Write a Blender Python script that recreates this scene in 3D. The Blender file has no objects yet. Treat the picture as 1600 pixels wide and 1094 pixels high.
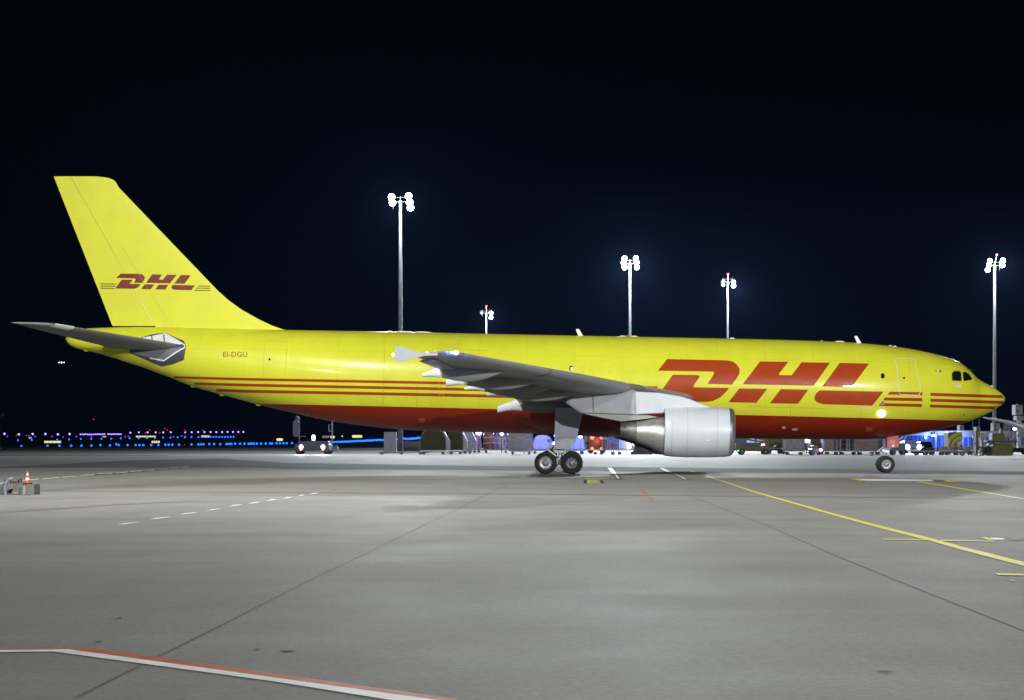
import bpy, bmesh, math, random
import numpy as np
from mathutils import Vector, Matrix
from mathutils.geometry import tessellate_polygon
random.seed(7)
R = math.radians
S = bpy.context.scene
COL = S.collection

# ------------------------------------------------------------------ camera, sky, exposure
CAMZ, FPX, HOR = 1.75, 2740.0, 690.0           # eye height (m), focal length in photo pixels, horizon row
cam = bpy.data.objects.new('camera', bpy.data.cameras.new('camera'))
COL.objects.link(cam)
cam.location = (0, 0, CAMZ)
cam.rotation_euler = (R(90), 0, 0)
cam.data.lens = 36 * FPX / 1600
cam.data.sensor_width = 36
cam.data.shift_y = (HOR - 547) / 1600
cam.data.clip_start = 0.1
cam.data.clip_end = 20000
S.camera = cam

world = bpy.data.worlds.new('World')
S.world = world
world.use_nodes = True
nt = world.node_tree
nt.nodes.clear()
sky = nt.nodes.new('ShaderNodeTexSky')
sky.sky_type = 'NISHITA'
sky.sun_disc = False
sky.sun_elevation = R(-9)
sky.sun_rotation = R(60)
bg = nt.nodes.new('ShaderNodeBackground')
bg.inputs['Strength'].default_value = 0.05
sky.air_density = 1.0; sky.ozone_density = 6.0
wo = nt.nodes.new('ShaderNodeOutputWorld')
nt.links.new(sky.outputs[0], bg.inputs[0])
nt.links.new(bg.outputs[0], wo.inputs[0])

S.view_settings.view_transform = 'Standard'
S.view_settings.look = 'None'
S.view_settings.gamma = 1
S.view_settings.exposure = 0
S.view_settings.use_curve_mapping = False
S.render.engine = 'CYCLES'
S.cycles.use_denoising = True
S.cycles.max_bounces = 5
S.cycles.diffuse_bounces = 3
S.cycles.glossy_bounces = 3
S.cycles.volume_bounces = 0
S.cycles.sample_clamp_indirect = 4
S.cycles.caustics_reflective = False
S.cycles.caustics_refractive = False

KEY = 0.2            # overall flood power
FLOOD = (0.99, 1.0, 0.955)
FAR = (0.92, 0.97, 1.0)

# ------------------------------------------------------------------ materials
MATS = {}
def mat(name, col, rough=0.5, metal=0.0, var=0.12, scale=2.0, bump=0.0, coat=0.0, stretch=None, spec=0.5):
    if name in MATS: return MATS[name]
    m = bpy.data.materials.new(name); m.use_nodes = True
    t = m.node_tree; b = t.nodes['Principled BSDF']
    b.inputs['Roughness'].default_value = rough
    b.inputs['Metallic'].default_value = metal
    b.inputs['Coat Weight'].default_value = coat
    b.inputs['Specular IOR Level'].default_value = spec
    tc = t.nodes.new('ShaderNodeTexCoord'); mp = t.nodes.new('ShaderNodeMapping')
    t.links.new(tc.outputs['Object'], mp.inputs[0])
    if stretch: mp.inputs['Scale'].default_value = stretch
    n = t.nodes.new('ShaderNodeTexNoise'); n.inputs['Scale'].default_value = scale; n.inputs['Detail'].default_value = 6
    t.links.new(mp.outputs[0], n.inputs['Vector'])
    r = t.nodes.new('ShaderNodeMapRange')
    r.inputs[1].default_value = 0.3; r.inputs[2].default_value = 0.7
    r.inputs[3].default_value = 1 - var; r.inputs[4].default_value = 1 + var
    t.links.new(n.outputs[0], r.inputs[0])
    mx = t.nodes.new('ShaderNodeVectorMath'); mx.operation = 'SCALE'
    mx.inputs[0].default_value = col[:3]
    t.links.new(r.outputs[0], mx.inputs['Scale'])
    t.links.new(mx.outputs[0], b.inputs['Base Color'])
    r2 = t.nodes.new('ShaderNodeMapRange')
    r2.inputs[1].default_value = 0.3; r2.inputs[2].default_value = 0.7
    r2.inputs[3].default_value = rough * 0.85; r2.inputs[4].default_value = min(1, rough * 1.15)
    t.links.new(n.outputs[0], r2.inputs[0]); t.links.new(r2.outputs[0], b.inputs['Roughness'])
    if bump:
        bp = t.nodes.new('ShaderNodeBump'); bp.inputs['Strength'].default_value = bump
        bp.inputs['Distance'].default_value = 0.02
        t.links.new(n.outputs[0], bp.inputs['Height']); t.links.new(bp.outputs[0], b.inputs['Normal'])
    MATS[name] = m
    return m

def glow(name, col, st, sample=False):
    if name in MATS: return MATS[name]
    m = bpy.data.materials.new(name); m.use_nodes = True
    b = m.node_tree.nodes['Principled BSDF']
    b.inputs['Base Color'].default_value = (*[min(1, c) * 0.6 for c in col], 1)
    b.inputs['Emission Color'].default_value = (*col, 1)
    b.inputs['Emission Strength'].default_value = st
    m.cycles.emission_sampling = 'FRONT_BACK' if sample else 'NONE'
    MATS[name] = m
    return m

YEL = (0.66, 0.665, 0.036)
RED = (0.36, 0.048, 0.010)

# ------------------------------------------------------------------ mesh helpers
class MB:
    """collects shapes and links them as ONE mesh object"""
    def __init__(s): s.v = []; s.f = []; s.m = []; s.s = []
    def add(s, vs, fs, mi=0, smooth=False):
        o = len(s.v); s.v += [tuple(p) for p in vs]
        for f in fs:
            s.f.append([i + o for i in f]); s.m.append(mi); s.s.append(smooth)
        return s
    def box(s, c, d, mi=0, rot=None, bev=0.0):
        hx, hy, hz = d[0] / 2, d[1] / 2, d[2] / 2
        if bev > 0:
            b = min(bev, hx * .9, hz * .9)
            pr = [(-hx + b, -hz), (hx - b, -hz), (hx, -hz + b), (hx, hz - b), (hx - b, hz), (-hx + b, hz), (-hx, hz - b), (-hx, -hz + b)]
            vs = [Vector((x, -hy, z)) for x, z in pr] + [Vector((x, hy, z)) for x, z in pr]
            fs = [list(range(8)), list(range(15, 7, -1))] + [[i, i + 8, (i + 1) % 8 + 8, (i + 1) % 8] for i in range(8)]
        else:
            vs = [Vector((x, y, z)) for x in (-hx, hx) for y in (-hy, hy) for z in (-hz, hz)]
            fs = [(0, 1, 3, 2), (4, 6, 7, 5), (0, 4, 5, 1), (2, 3, 7, 6), (0, 2, 6, 4), (1, 5, 7, 3)]
        if rot is not None: vs = [rot @ p for p in vs]
        c = Vector(c)
        return s.add([p + c for p in vs], fs, mi)
    def cyl(s, p0, p1, r0, r1=None, n=12, mi=0, cap=True, smooth=True):
        r1 = r0 if r1 is None else r1
        p0, p1 = Vector(p0), Vector(p1); a = (p1 - p0).normalized()
        q = a.orthogonal().normalized(); w = a.cross(q)
        ring = [q * math.cos(2 * math.pi * i / n) + w * math.sin(2 * math.pi * i / n) for i in range(n)]
        vs = [p0 + d * r0 for d in ring] + [p1 + d * r1 for d in ring]
        s.add(vs, [[i, (i + 1) % n, (i + 1) % n + n, i + n] for i in range(n)], mi, smooth)
        if cap:
            s.add(vs[:n], [list(range(n - 1, -1, -1))], mi); s.add(vs[n:], [list(range(n))], mi)
        return s
    def lathe(s, p, axis, prof, n=24, mis=None, smooth=True):
        """prof: list of (distance along axis, radius)"""
        p = Vector(p); a = Vector(axis).normalized(); q = a.orthogonal().normalized(); w = a.cross(q)
        for k in range(len(prof) - 1):
            vs = []
            for d, r in (prof[k], prof[k + 1]):
                vs += [p + a * d + (q * math.cos(2 * math.pi * i / n) + w * math.sin(2 * math.pi * i / n)) * r for i in range(n)]
            s.add(vs, [[i, (i + 1) % n, (i + 1) % n + n, i + n] for i in range(n)], mis[k] if mis else 0, smooth)
        return s
    def loft(s, rings, mi=0, cap=(True, True), smooth=True, closed=True, mif=None):
        n = len(rings[0]); vs = [p for r in rings for p in r]; o = len(s.v)
        s.v += [tuple(p) for p in vs]
        for k in range(len(rings) - 1):
            for i in range(n if closed else n - 1):
                j = (i + 1) % n
                s.f.append([o + k * n + i, o + k * n + j, o + (k + 1) * n + j, o + (k + 1) * n + i])
                s.m.append(mif(k, i) if mif else mi); s.s.append(smooth)
        if closed:
            if cap[0]: s.add(rings[0], [list(range(n - 1, -1, -1))], mif(0, 0) if mif else mi)
            if cap[1]: s.add(rings[-1], [list(range(n))], mif(len(rings) - 2, 0) if mif else mi)
        return s
    def prism(s, poly, axis, a, b, mi=0):
        """poly: 2-D outline; axis 'y': (x,z) outline extruded from y=a to b; axis 'x': (y,z) outline; 'z': (x,y)"""
        def P(q, t): return {'y': (q[0], t, q[1]), 'x': (t, q[0], q[1]), 'z': (q[0], q[1], t)}[axis]
        n = len(poly); A = [P(q, a) for q in poly]; B = [P(q, b) for q in poly]
        s.add(A + B, [[i, (i + 1) % n, (i + 1) % n + n, i + n] for i in range(n)], mi)
        s.add(A, [list(range(n - 1, -1, -1))], mi); s.add(B, [list(range(n))], mi)
        return s
    def ball(s, c, r, n=10, mi=0, sc=(1, 1, 1)):
        c = Vector(c); rings = []
        for k in range(1, n // 2 + 1):
            t = math.pi * k / (n // 2 + 1)
            rings.append([c + Vector((r * math.sin(t) * math.cos(2 * math.pi * i / n) * sc[0], r * math.sin(t) * math.sin(2 * math.pi * i / n) * sc[1], -r * math.cos(t) * sc[2])) for i in range(n)])
        s.loft(rings, mi, cap=(False, False))
        s.add(rings[0] + [c - Vector((0, 0, r * sc[2]))], [[(i + 1) % n, i, n] for i in range(n)], mi, True)
        s.add(rings[-1] + [c + Vector((0, 0, r * sc[2]))], [[i, (i + 1) % n, n] for i in range(n)], mi, True)
        return s
    def build(s, name, mats, parent=None, fix=True):
        me = bpy.data.meshes.new(name)
        me.from_pydata(s.v, [], s.f)
        for m in (mats if isinstance(mats, (list, tuple)) else [mats]): me.materials.append(m)
        me.polygons.foreach_set('material_index', s.m)
        me.polygons.foreach_set('use_smooth', s.s)
        if fix:
            bm = bmesh.new(); bm.from_mesh(me)
            bmesh.ops.recalc_face_normals(bm, faces=bm.faces)
            bm.to_mesh(me); bm.free()
        me.update()
        if any(s.s): me.set_sharp_from_angle(angle=R(38))
        o = bpy.data.objects.new(name, me); COL.objects.link(o)
        if parent is not None: o.parent = parent
        return o

def empty(name, loc=(0, 0, 0), rz=0):
    o = bpy.data.objects.new(name, None); COL.objects.link(o)
    o.location = loc; o.rotation_euler = (0, 0, rz); o.empty_display_size = 0.3
    return o
def tag(o, label=None, cat=None, group=None, kind=None):
    for k, v in (('label', label), ('category', cat), ('group', group), ('kind', kind)):
        if v: o[k] = v
    return o
def thing(name, label, cat, loc=(0, 0, 0), rz=0, group=None):
    return tag(empty(name, loc, rz), label, cat, group)
def copy_tree(o, parent=None):
    c = o.copy(); COL.objects.link(c); c.parent = parent
    for ch in list(o.children):
        copy_tree(ch, c)
    return c
def lamp(name, kind, loc, power, col=(1, 1, 1), size=0.3, parent=None, rot=None, spot=None, blend=0.5):
    d = bpy.data.lights.new(name, kind); d.energy = power; d.color = col
    d.shadow_soft_size = size
    if spot: d.spot_size = R(spot); d.spot_blend = blend
    o = bpy.data.objects.new(name, d); COL.objects.link(o); o.location = loc
    if rot: o.rotation_euler = rot
    if parent: o.parent = parent
    return o

def at(px, py, Y):                       # a point seen at photo pixel (px, py), Y metres out
    return Vector(((px - 800) / FPX * Y, Y, CAMZ + (HOR - py) / FPX * Y))
def ground(px, py):                      # a point of the flat ground seen at (px, py)
    Y = CAMZ * FPX / (py - HOR)
    return ((px - 800) / FPX * Y, Y)
def X_(px, Y): return (px - 800) / FPX * Y
def H_(py, Y): return CAMZ + (HOR - py) / FPX * Y

def pchip(xs, ys):
    xs = np.array(xs, float); ys = np.array(ys, float)
    h = np.diff(xs); d = np.diff(ys) / h; m = np.zeros(len(xs)); m[0], m[-1] = d[0], d[-1]
    for i in range(1, len(xs) - 1):
        if d[i - 1] * d[i] > 0:
            w1, w2 = 2 * h[i] + h[i - 1], h[i] + 2 * h[i - 1]
            m[i] = (w1 + w2) / (w1 / d[i - 1] + w2 / d[i])
    def f(x):
        x = min(max(x, xs[0]), xs[-1]); i = min(max(int(np.searchsorted(xs, x)) - 1, 0), len(h) - 1)
        t = (x - xs[i]) / h[i]
        return ((2 * t**3 - 3 * t**2 + 1) * ys[i] + (t**3 - 2 * t**2 + t) * h[i] * m[i]
                + (-2 * t**3 + 3 * t**2) * ys[i + 1] + (t**3 - t**2) * h[i] * m[i + 1])
    return f

# ================================================================== GROUND
def flat(name, polys, z, m, kind='structure', parent=None, label=None):
    b = MB()
    for p in polys: b.add([(x, y, z) for x, y in p], [list(range(len(p)))])
    o = b.build(name, m, parent)
    for p in o.data.polygons:
        if p.normal.z < 0: p.flip()
    if kind: o['kind'] = kind
    if label: o['label'] = label
    return o

def concrete_mat():
    m = bpy.data.materials.new('apron_concrete'); m.use_nodes = True; t = m.node_tree; b = t.nodes['Principled BSDF']
    L = t.links.new
    tc = t.nodes.new('ShaderNodeTexCoord')
    def noise(sc, det, stretch, rough=0.55):
        mp = t.nodes.new('ShaderNodeMapping'); mp.inputs['Scale'].default_value = stretch
        n = t.nodes.new('ShaderNodeTexNoise'); n.inputs['Scale'].default_value = sc; n.inputs['Detail'].default_value = det
        n.inputs['Roughness'].default_value = rough
        L(tc.outputs['Object'], mp.inputs[0]); L(mp.outputs[0], n.inputs['Vector']); return n
    def rng(n, a, c, lo=0.35, hi=0.65):
        r = t.nodes.new('ShaderNodeMapRange'); r.inputs[1].default_value = lo; r.inputs[2].default_value = hi
        r.inputs[3].default_value = a; r.inputs[4].default_value = c; L(n, r.inputs[0]); return r.outputs[0]
    def mul(a, c):
        q = t.nodes.new('ShaderNodeMath'); q.operation = 'MULTIPLY'; L(a, q.inputs[0]); L(c, q.inputs[1]); return q.outputs[0]
    big = rng(noise(0.05, 5, (1, 2.2, 1)).outputs[0], 0.94, 1.05)
    mid = rng(noise(0.5, 8, (1, 0.5, 1), 0.65).outputs[0], 0.91, 1.07)
    fine = rng(noise(14, 6, (1, 1, 1), 0.78).outputs[0], 0.80, 1.18)
    # long faint rubber and scrub streaks
    st = rng(noise(0.5, 7, (0.12, 1.2, 1), 0.65).outputs[0], 0.93, 1.06)
    # slab to slab tone differences, 7.5 m slabs
    mp = t.nodes.new('ShaderNodeMapping'); mp.inputs['Rotation'].default_value = (0, 0, R(-2)); L(tc.outputs['Object'], mp.inputs[0])
    sn = t.nodes.new('ShaderNodeVectorMath'); sn.operation = 'SNAP'; sn.inputs[1].default_value = (7.5, 7.5, 100); L(mp.outputs[0], sn.inputs[0])
    wn = t.nodes.new('ShaderNodeTexWhiteNoise'); L(sn.outputs[0], wn.inputs['Vector'])
    slab = rng(wn.outputs['Value'], 0.965, 1.03, 0, 1)
    v = mul(mul(mul(big, mid), mul(fine, st)), slab)
    sc = t.nodes.new('ShaderNodeVectorMath'); sc.operation = 'SCALE'; sc.inputs[0].default_value = (0.238, 0.235, 0.222)
    L(v, sc.inputs['Scale']); L(sc.outputs[0], b.inputs['Base Color'])
    b.inputs['Specular IOR Level'].default_value = 0.22
    L(rng(noise(0.3, 6, (1, 1, 1)).outputs[0], 0.66, 0.74), b.inputs['Roughness'])
    bp = t.nodes.new('ShaderNodeBump'); bp.inputs['Strength'].default_value = 0.35; bp.inputs['Distance'].default_value = 0.01
    L(noise(40, 5, (1, 1, 1)).outputs[0], bp.inputs['Height']); L(bp.outputs[0], b.inputs['Normal'])
    return m

flat('ground', [[(-7000, -400), (7000, -400), (7000, 9000), (-7000, 9000)]], -0.04, mat('field_grass', (0.030, 0.036, 0.018), 0.9, var=0.3, scale=0.2))
CONC = concrete_mat()
flat('apron', [[(-420, -160), (420, -160), (420, 345), (-60, 345), (-150, 300), (-420, 300)]], 0.0, CONC)

ASPH = mat('asphalt', (0.060, 0.063, 0.068), 0.8, var=0.22, scale=0.8, stretch=(0.4, 2, 1), spec=.08)
up = [(-200, 735), (0, 729.6), (120, 724), (200, 719.5), (350, 717), (450, 723.5), (700, 727.4), (900, 729), (1050, 731), (1250, 733), (1600, 737), (1900, 739)]
lo = [(1900, 744.5), (1600, 742), (1300, 739.6), (1100, 738.5), (900, 736), (700, 734.4), (450, 733), (400, 730.5), (200, 730.8), (0, 731.4), (-200, 737)]
flat('road', [[ground(*p) for p in up + lo]], 0.004, ASPH)
flat('road', [[ground(*p) for p in [(0, 711.5), (75, 711.2), (260, 712), (265, 712.8), (60, 712.2), (0, 712.6)]]], 0.004, ASPH)

def strip(pts, wdt, z, name, m, kind='structure', label=None):
    """thin painted or sealed line on the ground through photo pixels; width in metres"""
    g = [Vector((*ground(*p), 0)) for p in pts]; L, Rr = [], []
    for i, p in enumerate(g):
        d = (g[min(i + 1, len(g) - 1)] - g[max(i - 1, 0)]).normalized(); n = Vector((-d.y, d.x, 0)) * wdt / 2
        L.append(p + n); Rr.append(p - n)
    b = MB()
    for i in range(len(g) - 1):
        b.add([(q.x, q.y, z) for q in (L[i], L[i + 1], Rr[i + 1], Rr[i])], [(0, 1, 2, 3)])
    o = b.build(name, m); o['kind'] = kind
    for p in o.data.polygons:
        if p.normal.z < 0: p.flip()
    return o
JO = mat('joint_sealant', (0.125, 0.122, 0.115), 0.7, var=0.35, scale=6)
STAIN = mat('stained_concrete', (0.17, 0.165, 0.155), 0.6, var=0.25, scale=0.6, stretch=(0.3, 3, 1))
strip([(120, 1090), (175, 1062), (330, 985), (480, 909), (640, 832), (790, 758)], 0.026, 0.004, 'slab_joint', JO)
strip([(1070, 772), (1200, 822), (1300, 866), (1420, 915), (1600, 986), (1700, 1026)], 0.022, 0.004, 'slab_joint', JO)
strip([(-100, 766.2), (300, 768.6), (640, 770.8), (900, 773), (1250, 776.2), (1600, 779), (1800, 780.6)], 0.75, 0.004, 'drain_channel', STAIN)
strip([(-60, 805), (60, 797), (160, 790), (300, 783)], 0.5, 0.004, 'drain_channel', STAIN)
for k, yy in enumerate((742.6, 751, 800, 835)):
    strip([(-100, yy - 1), (800, yy + 1), (1700, yy + 3)], 0.04, 0.004, 'slab_joint', mat('worn_joint', (0.224, 0.22, 0.208), 0.7, var=0.2, scale=3))

WH = mat('white_marking', (0.85, 0.85, 0.86), 0.6, var=0.12, scale=3)
YM = mat('yellow_marking', (0.66, 0.62, 0.10), 0.6, var=0.16, scale=5)
RM = mat('red_marking', (0.48, 0.115, 0.035), 0.6, var=0.2, scale=5)
BM = mat('black_marking', (0.035, 0.035, 0.035), 0.6, var=0.2, scale=3)
def z6(q, ox=0, oy=960, s=2.857): return (ox + q[0] / s, oy + q[1] / s)
flat('white_marking', [[ground(*z6(p)) for p in [(-200, 165), (0, 163), (310, 160), (1360, 305), (2120, 410), (1884, 410), (1230, 305), (240, 170), (0, 173), (-200, 175)]]], 0.008, WH)
flat('red_marking', [[ground(*z6(p)) for p in [(-200, 161), (0, 160), (330, 152), (400, 153), (1490, 305), (2230, 410), (2124, 410), (1364, 305), (313, 159.6), (0, 162.6), (-200, 164.6)]]], 0.008, RM)
u_ = [(1080, 736.5), (1099, 741.3), (1140, 755), (1182, 769), (1250, 788), (1300, 802), (1375, 822), (1450, 840.2), (1506, 855.5), (1600, 879), (1700, 905)]
d_ = [(x, y + 0.9 + (x - 1080) * 0.0105) for x, y in u_]
flat('yellow_marking', [[ground(*p) for p in u_ + d_[::-1]]], 0.008, YM)
def z8(q): return (1300 + q[0] / 5.333, 730 + q[1] / 5.333)
def z7(q): return (900 + q[0] / 4.571, 720 + q[1] / 4.571)
for poly in ([(410, 603), (470, 602), (840, 606), (840, 613), (415, 609)], [(900, 612), (1345, 619), (1345, 625), (910, 620)],
             [(1238, 587), (1285, 588), (1345, 610), (1318, 613)], [(1360, 891), (1700, 896), (1700, 909), (1390, 905)],
             [(690, 123), (760, 124), (1600, 264), (1900, 315), (1900, 322), (1600, 270), (740, 130)],
             [(145, 97), (215, 97), (280, 116), (235, 117)], [(925, 108), (960, 109), (1085, 125), (960, 123)]):
    flat('yellow_marking', [[ground(*z8(p)) for p in poly]], 0.012 if poly[0][0] in (900,) else 0.0095, YM)
flat('white_marking', [[ground(*z8(p)) for p in [(217, 97), (830, 107), (845, 117), (283, 116)]]], 0.008, WH)
flat('white_marking', [[ground(*z8(p)) for p in [(1310, 592), (1420, 596), (1440, 606), (1350, 607)]]], 0.008, WH)
flat('black_marking', [[ground(*z8(p)) for p in [(850, 114), (920, 112), (935, 119), (860, 120)]]], 0.008, BM)
flat('black_marking', [[ground(*z8(p)) for p in [(1450, 596), (1700, 601), (1700, 614), (1490, 611)]]], 0.008, BM)
flat('white_marking', [[ground(*z7(p)) for p in [(225, 50), (257, 52), (292, 95), (263, 97)]]], 0.008, WH)
flat('white_marking', [[ground(*z7(p)) for p in [(598, 55), (623, 55), (688, 83), (662, 85)]]], 0.008, WH)
flat('black_marking', [[ground(*z7(p)) for p in [(264, 98), (297, 95), (326, 131), (288, 134)]]], 0.008, BM)
flat('white_marking', [[ground(*z7(p)) for p in [(274, 101), (293, 99), (313, 128), (295, 129)]]], 0.012, WH)
flat('black_marking', [[ground(*z7(p)) for p in [(692, 90), (718, 90), (808, 135), (768, 137)]]], 0.008, BM)
flat('white_marking', [[ground(*z7(p)) for p in [(702, 93), (712, 93), (792, 133), (774, 134)]]], 0.012, WH)
flat('black_marking', [[ground(*z7(p)) for p in [(57, 140), (79, 140), (78, 161), (56, 161)]], [ground(*z7(p)) for p in [(168, 140), (190, 140), (199, 161), (178, 161)]]], 0.008, BM)
for q in ([(82, 139), (166, 139), (168, 144), (82, 144)], [(82, 149), (150, 149), (152, 153), (82, 153)], [(84, 157), (172, 157), (174, 161), (84, 161)], [(80, 139), (92, 139), (92, 161), (80, 161)], [(70, 127), (208, 123), (208, 126), (70, 130)]):
    flat('yellow_marking', [[ground(*z7(p)) for p in q]], 0.008 if q[0] != (80, 139) else 0.012, YM)
for q in ([(460, 210), (480, 210), (487, 214), (464, 214)], [(473, 225), (497, 225), (504, 232), (480, 232)], [(490, 243), (518, 243), (526, 250), (496, 250)], [(510, 262), (537, 262), (545, 269), (518, 269)], [(535, 276), (553, 276), (560, 280), (540, 280)]):
    flat('red_marking', [[ground(*z7(p)) for p in q]], 0.008, RM)
for x0, y0, x1, y1 in ((184.5, 820.4, 218, 816.6), (235.5, 811.8, 267, 808.4), (281, 804.4, 309, 801.4), (322.5, 798.4, 345.7, 795.4), (357, 791.8, 379, 789), (388, 787.2, 407, 785.3), (416, 782.8, 432, 781.2), (441, 779.3, 457.5, 777.6), (464, 775.7, 477, 774.2), (482.6, 772.7, 498, 770.9)):
    flat('white_marking', [[ground(*p) for p in [(x0 - 1, y0 + .5), (x1 - 6, y1 + .8), (x1 + 1, y1 - .8), (x0 + 8, y0 - 2.0)]]], 0.008, WH)
for x0, y0, x1, y1 in ((500.6, 770.5, 508, 769.8), (515.6, 767, 525, 765.5), (531, 763.5, 537, 762.9)):
    flat('red_marking', [[ground(*p) for p in [(x0, y0), (x1, y1), (x1 + 2, y1 - .9), (x0 + 2, y0 - .9)]]], 0.008, RM)
def z1(q): return (q[0] / 4, 630 + q[1] / 4)
dl = [(-60, 506, 20, 500), (35, 499, 60, 496), (138, 484, 240, 476), (264, 474.5, 366, 465), (385, 465, 475, 457), (500, 453, 590, 445), (610, 443, 700, 437), (720, 437, 800, 431), (815, 428, 890, 422), (900, 420, 970, 414), (985, 413, 1050, 407), (1060, 405, 1120, 401), (1130, 401, 1180, 398)]
for i, (x0, y0, x1, y1) in enumerate(dl):
    flat('white_marking', [[ground(*z1(p)) for p in [(x0, y0 + 2), (x1, y1 + 2), (x1 + 4, y1 - 2), (x0 + 4, y0 - 2)]]], 0.008, WH)
    if i > 5: flat('black_marking', [[ground(*z1(p)) for p in [(x0 - 20, y0 + 10), (x1 - 30, y1 + 9), (x1 - 26, y1 + 3.5), (x0 - 16, y0 + 3.5)]]], 0.008, BM)
for x0, y0, x1, y1 in ((20, 440, 90, 434), (155, 430, 225, 425), (260, 424, 340, 418), (360, 415, 420, 411), (470, 408, 520, 405)):
    flat('white_marking', [[ground(*z1(p)) for p in [(x0, y0 + 1), (x1, y1 + 1), (x1 + 3, y1 - 1), (x0 + 3, y0 - 1)]]], 0.008, mat('worn_white_marking', (0.42, 0.42, 0.41), 0.6, scale=3))
for x, y, w in ((1384, 1050, 24), (186, 967, 8), (154, 1004, 8), (402, 1015, 10), (1500, 774, 36), (1582, 908, 10), (450, 1017, 20), (965, 749.5, 26)):
    c = ground(x, y); r = w / 2 / FPX * c[1]; k = 0.75 if w > 20 else 1.6
    flat('oil_stain', [[(c[0] + r * math.cos(a / 14 * 6.283) * (1 + .15 * random.random()), c[1] + k * r * math.sin(a / 14 * 6.283)) for a in range(14)]], 0.010, mat('oil_stain', (0.07, 0.068, 0.062), 0.5, var=0.4, scale=8))

# ================================================================== AIRCRAFT
YAW, PIT, YC = R(2.0), R(1.23), 100.0
X0 = 2.72
ROT = Matrix.Rotation(-YAW, 4, 'Z') @ Matrix.Rotation(PIT, 4, 'Y')
MW = Matrix.Translation((X0, YC, 0)) @ ROT
MI = MW.inverted()
plane = thing('cargo_aircraft', 'long yellow and dark red twin engine cargo jet taxiing across the apron', 'aircraft')
plane.matrix_world = MW
CL = MI @ Vector((0, 0, CAMZ))
RI = MI.to_3x3()
def loc(px, py, v):
    """aircraft coordinates (forward, out to starboard, up) of what is seen at (px, py) at v metres to starboard"""
    d = RI @ Vector(((px - 800) / FPX, 1, (HOR - py) / FPX))
    t = (-v - CL.y) / d.y
    p = CL + d * t
    return p.x, v, p.z
def A(u, v, w, side=1): return Vector((u, -v * side, w))
def wz(u, z): return (z + u * math.sin(PIT)) / math.cos(PIT)      # local height of world height z

topf = pchip([102.5, 103.5, 106, 112, 122, 137, 240, 300, 440, 600, 780, 950, 1200, 1300, 1337, 1375, 1412, 1450, 1470, 1487.6, 1502.5, 1515.6, 1525, 1549.5, 1560, 1566, 1569, 1570.3],
             [529.8, 528.2, 525, 520, 516, 513, 511, 512.5, 515.5, 518.6, 522.2, 525.6, 530.7, 534.0, 536, 539.4, 544, 551.4, 556.4, 562.5, 570, 580.6, 590.5, 604.5, 611.2, 616.2, 620.0, 624.0])
botf = pchip([102.5, 103.5, 106, 112, 122, 137, 150, 180, 201, 229, 246.5, 264, 300, 350, 400, 440, 480, 530, 630, 700, 800, 1290, 1350, 1379, 1412, 1440, 1469, 1506, 1536, 1552, 1560, 1566, 1569, 1570.3],
             [530.2, 532, 536, 541, 545, 548.4, 551.2, 560, 567, 575.8, 582.6, 588.7, 603.2, 617.4, 631, 640.8, 650, 660, 671.2, 674.6, 677.0, 686.6, 686.6, 685.4, 681, 676.6, 671.2, 661.6, 650, 642, 636.5, 632, 628.5, 625.0])
xs = sorted(set([102.5, 103.5, 106, 109, 112, 117, 122] + list(range(128, 460, 11)) + list(range(460, 1320, 24)) + list(range(1320, 1480, 10)) + list(range(1480, 1556, 4)) + [1556, 1559, 1562, 1564, 1566, 1567.5, 1569, 1570.3]))
FU, FC, FR = [], [], []
for x in xs:
    a = loc(x, topf(x), 0); b = loc(x, botf(x), 0)
    FU.append((a[0] + b[0]) / 2); FC.append((a[2] + b[2]) / 2); FR.append(max((a[2] - b[2]) / 2, 0.01))
FUa, FCa, FRa = map(np.array, (FU, FC, FR))
def fus(u): return float(np.interp(u, FUa, FCa)), float(np.interp(u, FUa, FRa))
def fus_v(u, w):
    c, r = fus(u); return math.sqrt(max(r * r - (w - c) ** 2, 0.0))
def on_fus(px, py, off=0.012):
    v = 2.6
    for _ in range(8):
        u, _, w = loc(px, py, v); v = 0.5 * v + 0.5 * fus_v(u, w)
    c, r = fus(u)
    dw = max(-r * .985, min(r * .985, w - c)); w = c + dw
    v = math.sqrt(max(r * r - dw * dw, 0))
    return A(u, v + off * (v / max(r, .01)) + 0.003, w + off * dw / max(r, .01))

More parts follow.
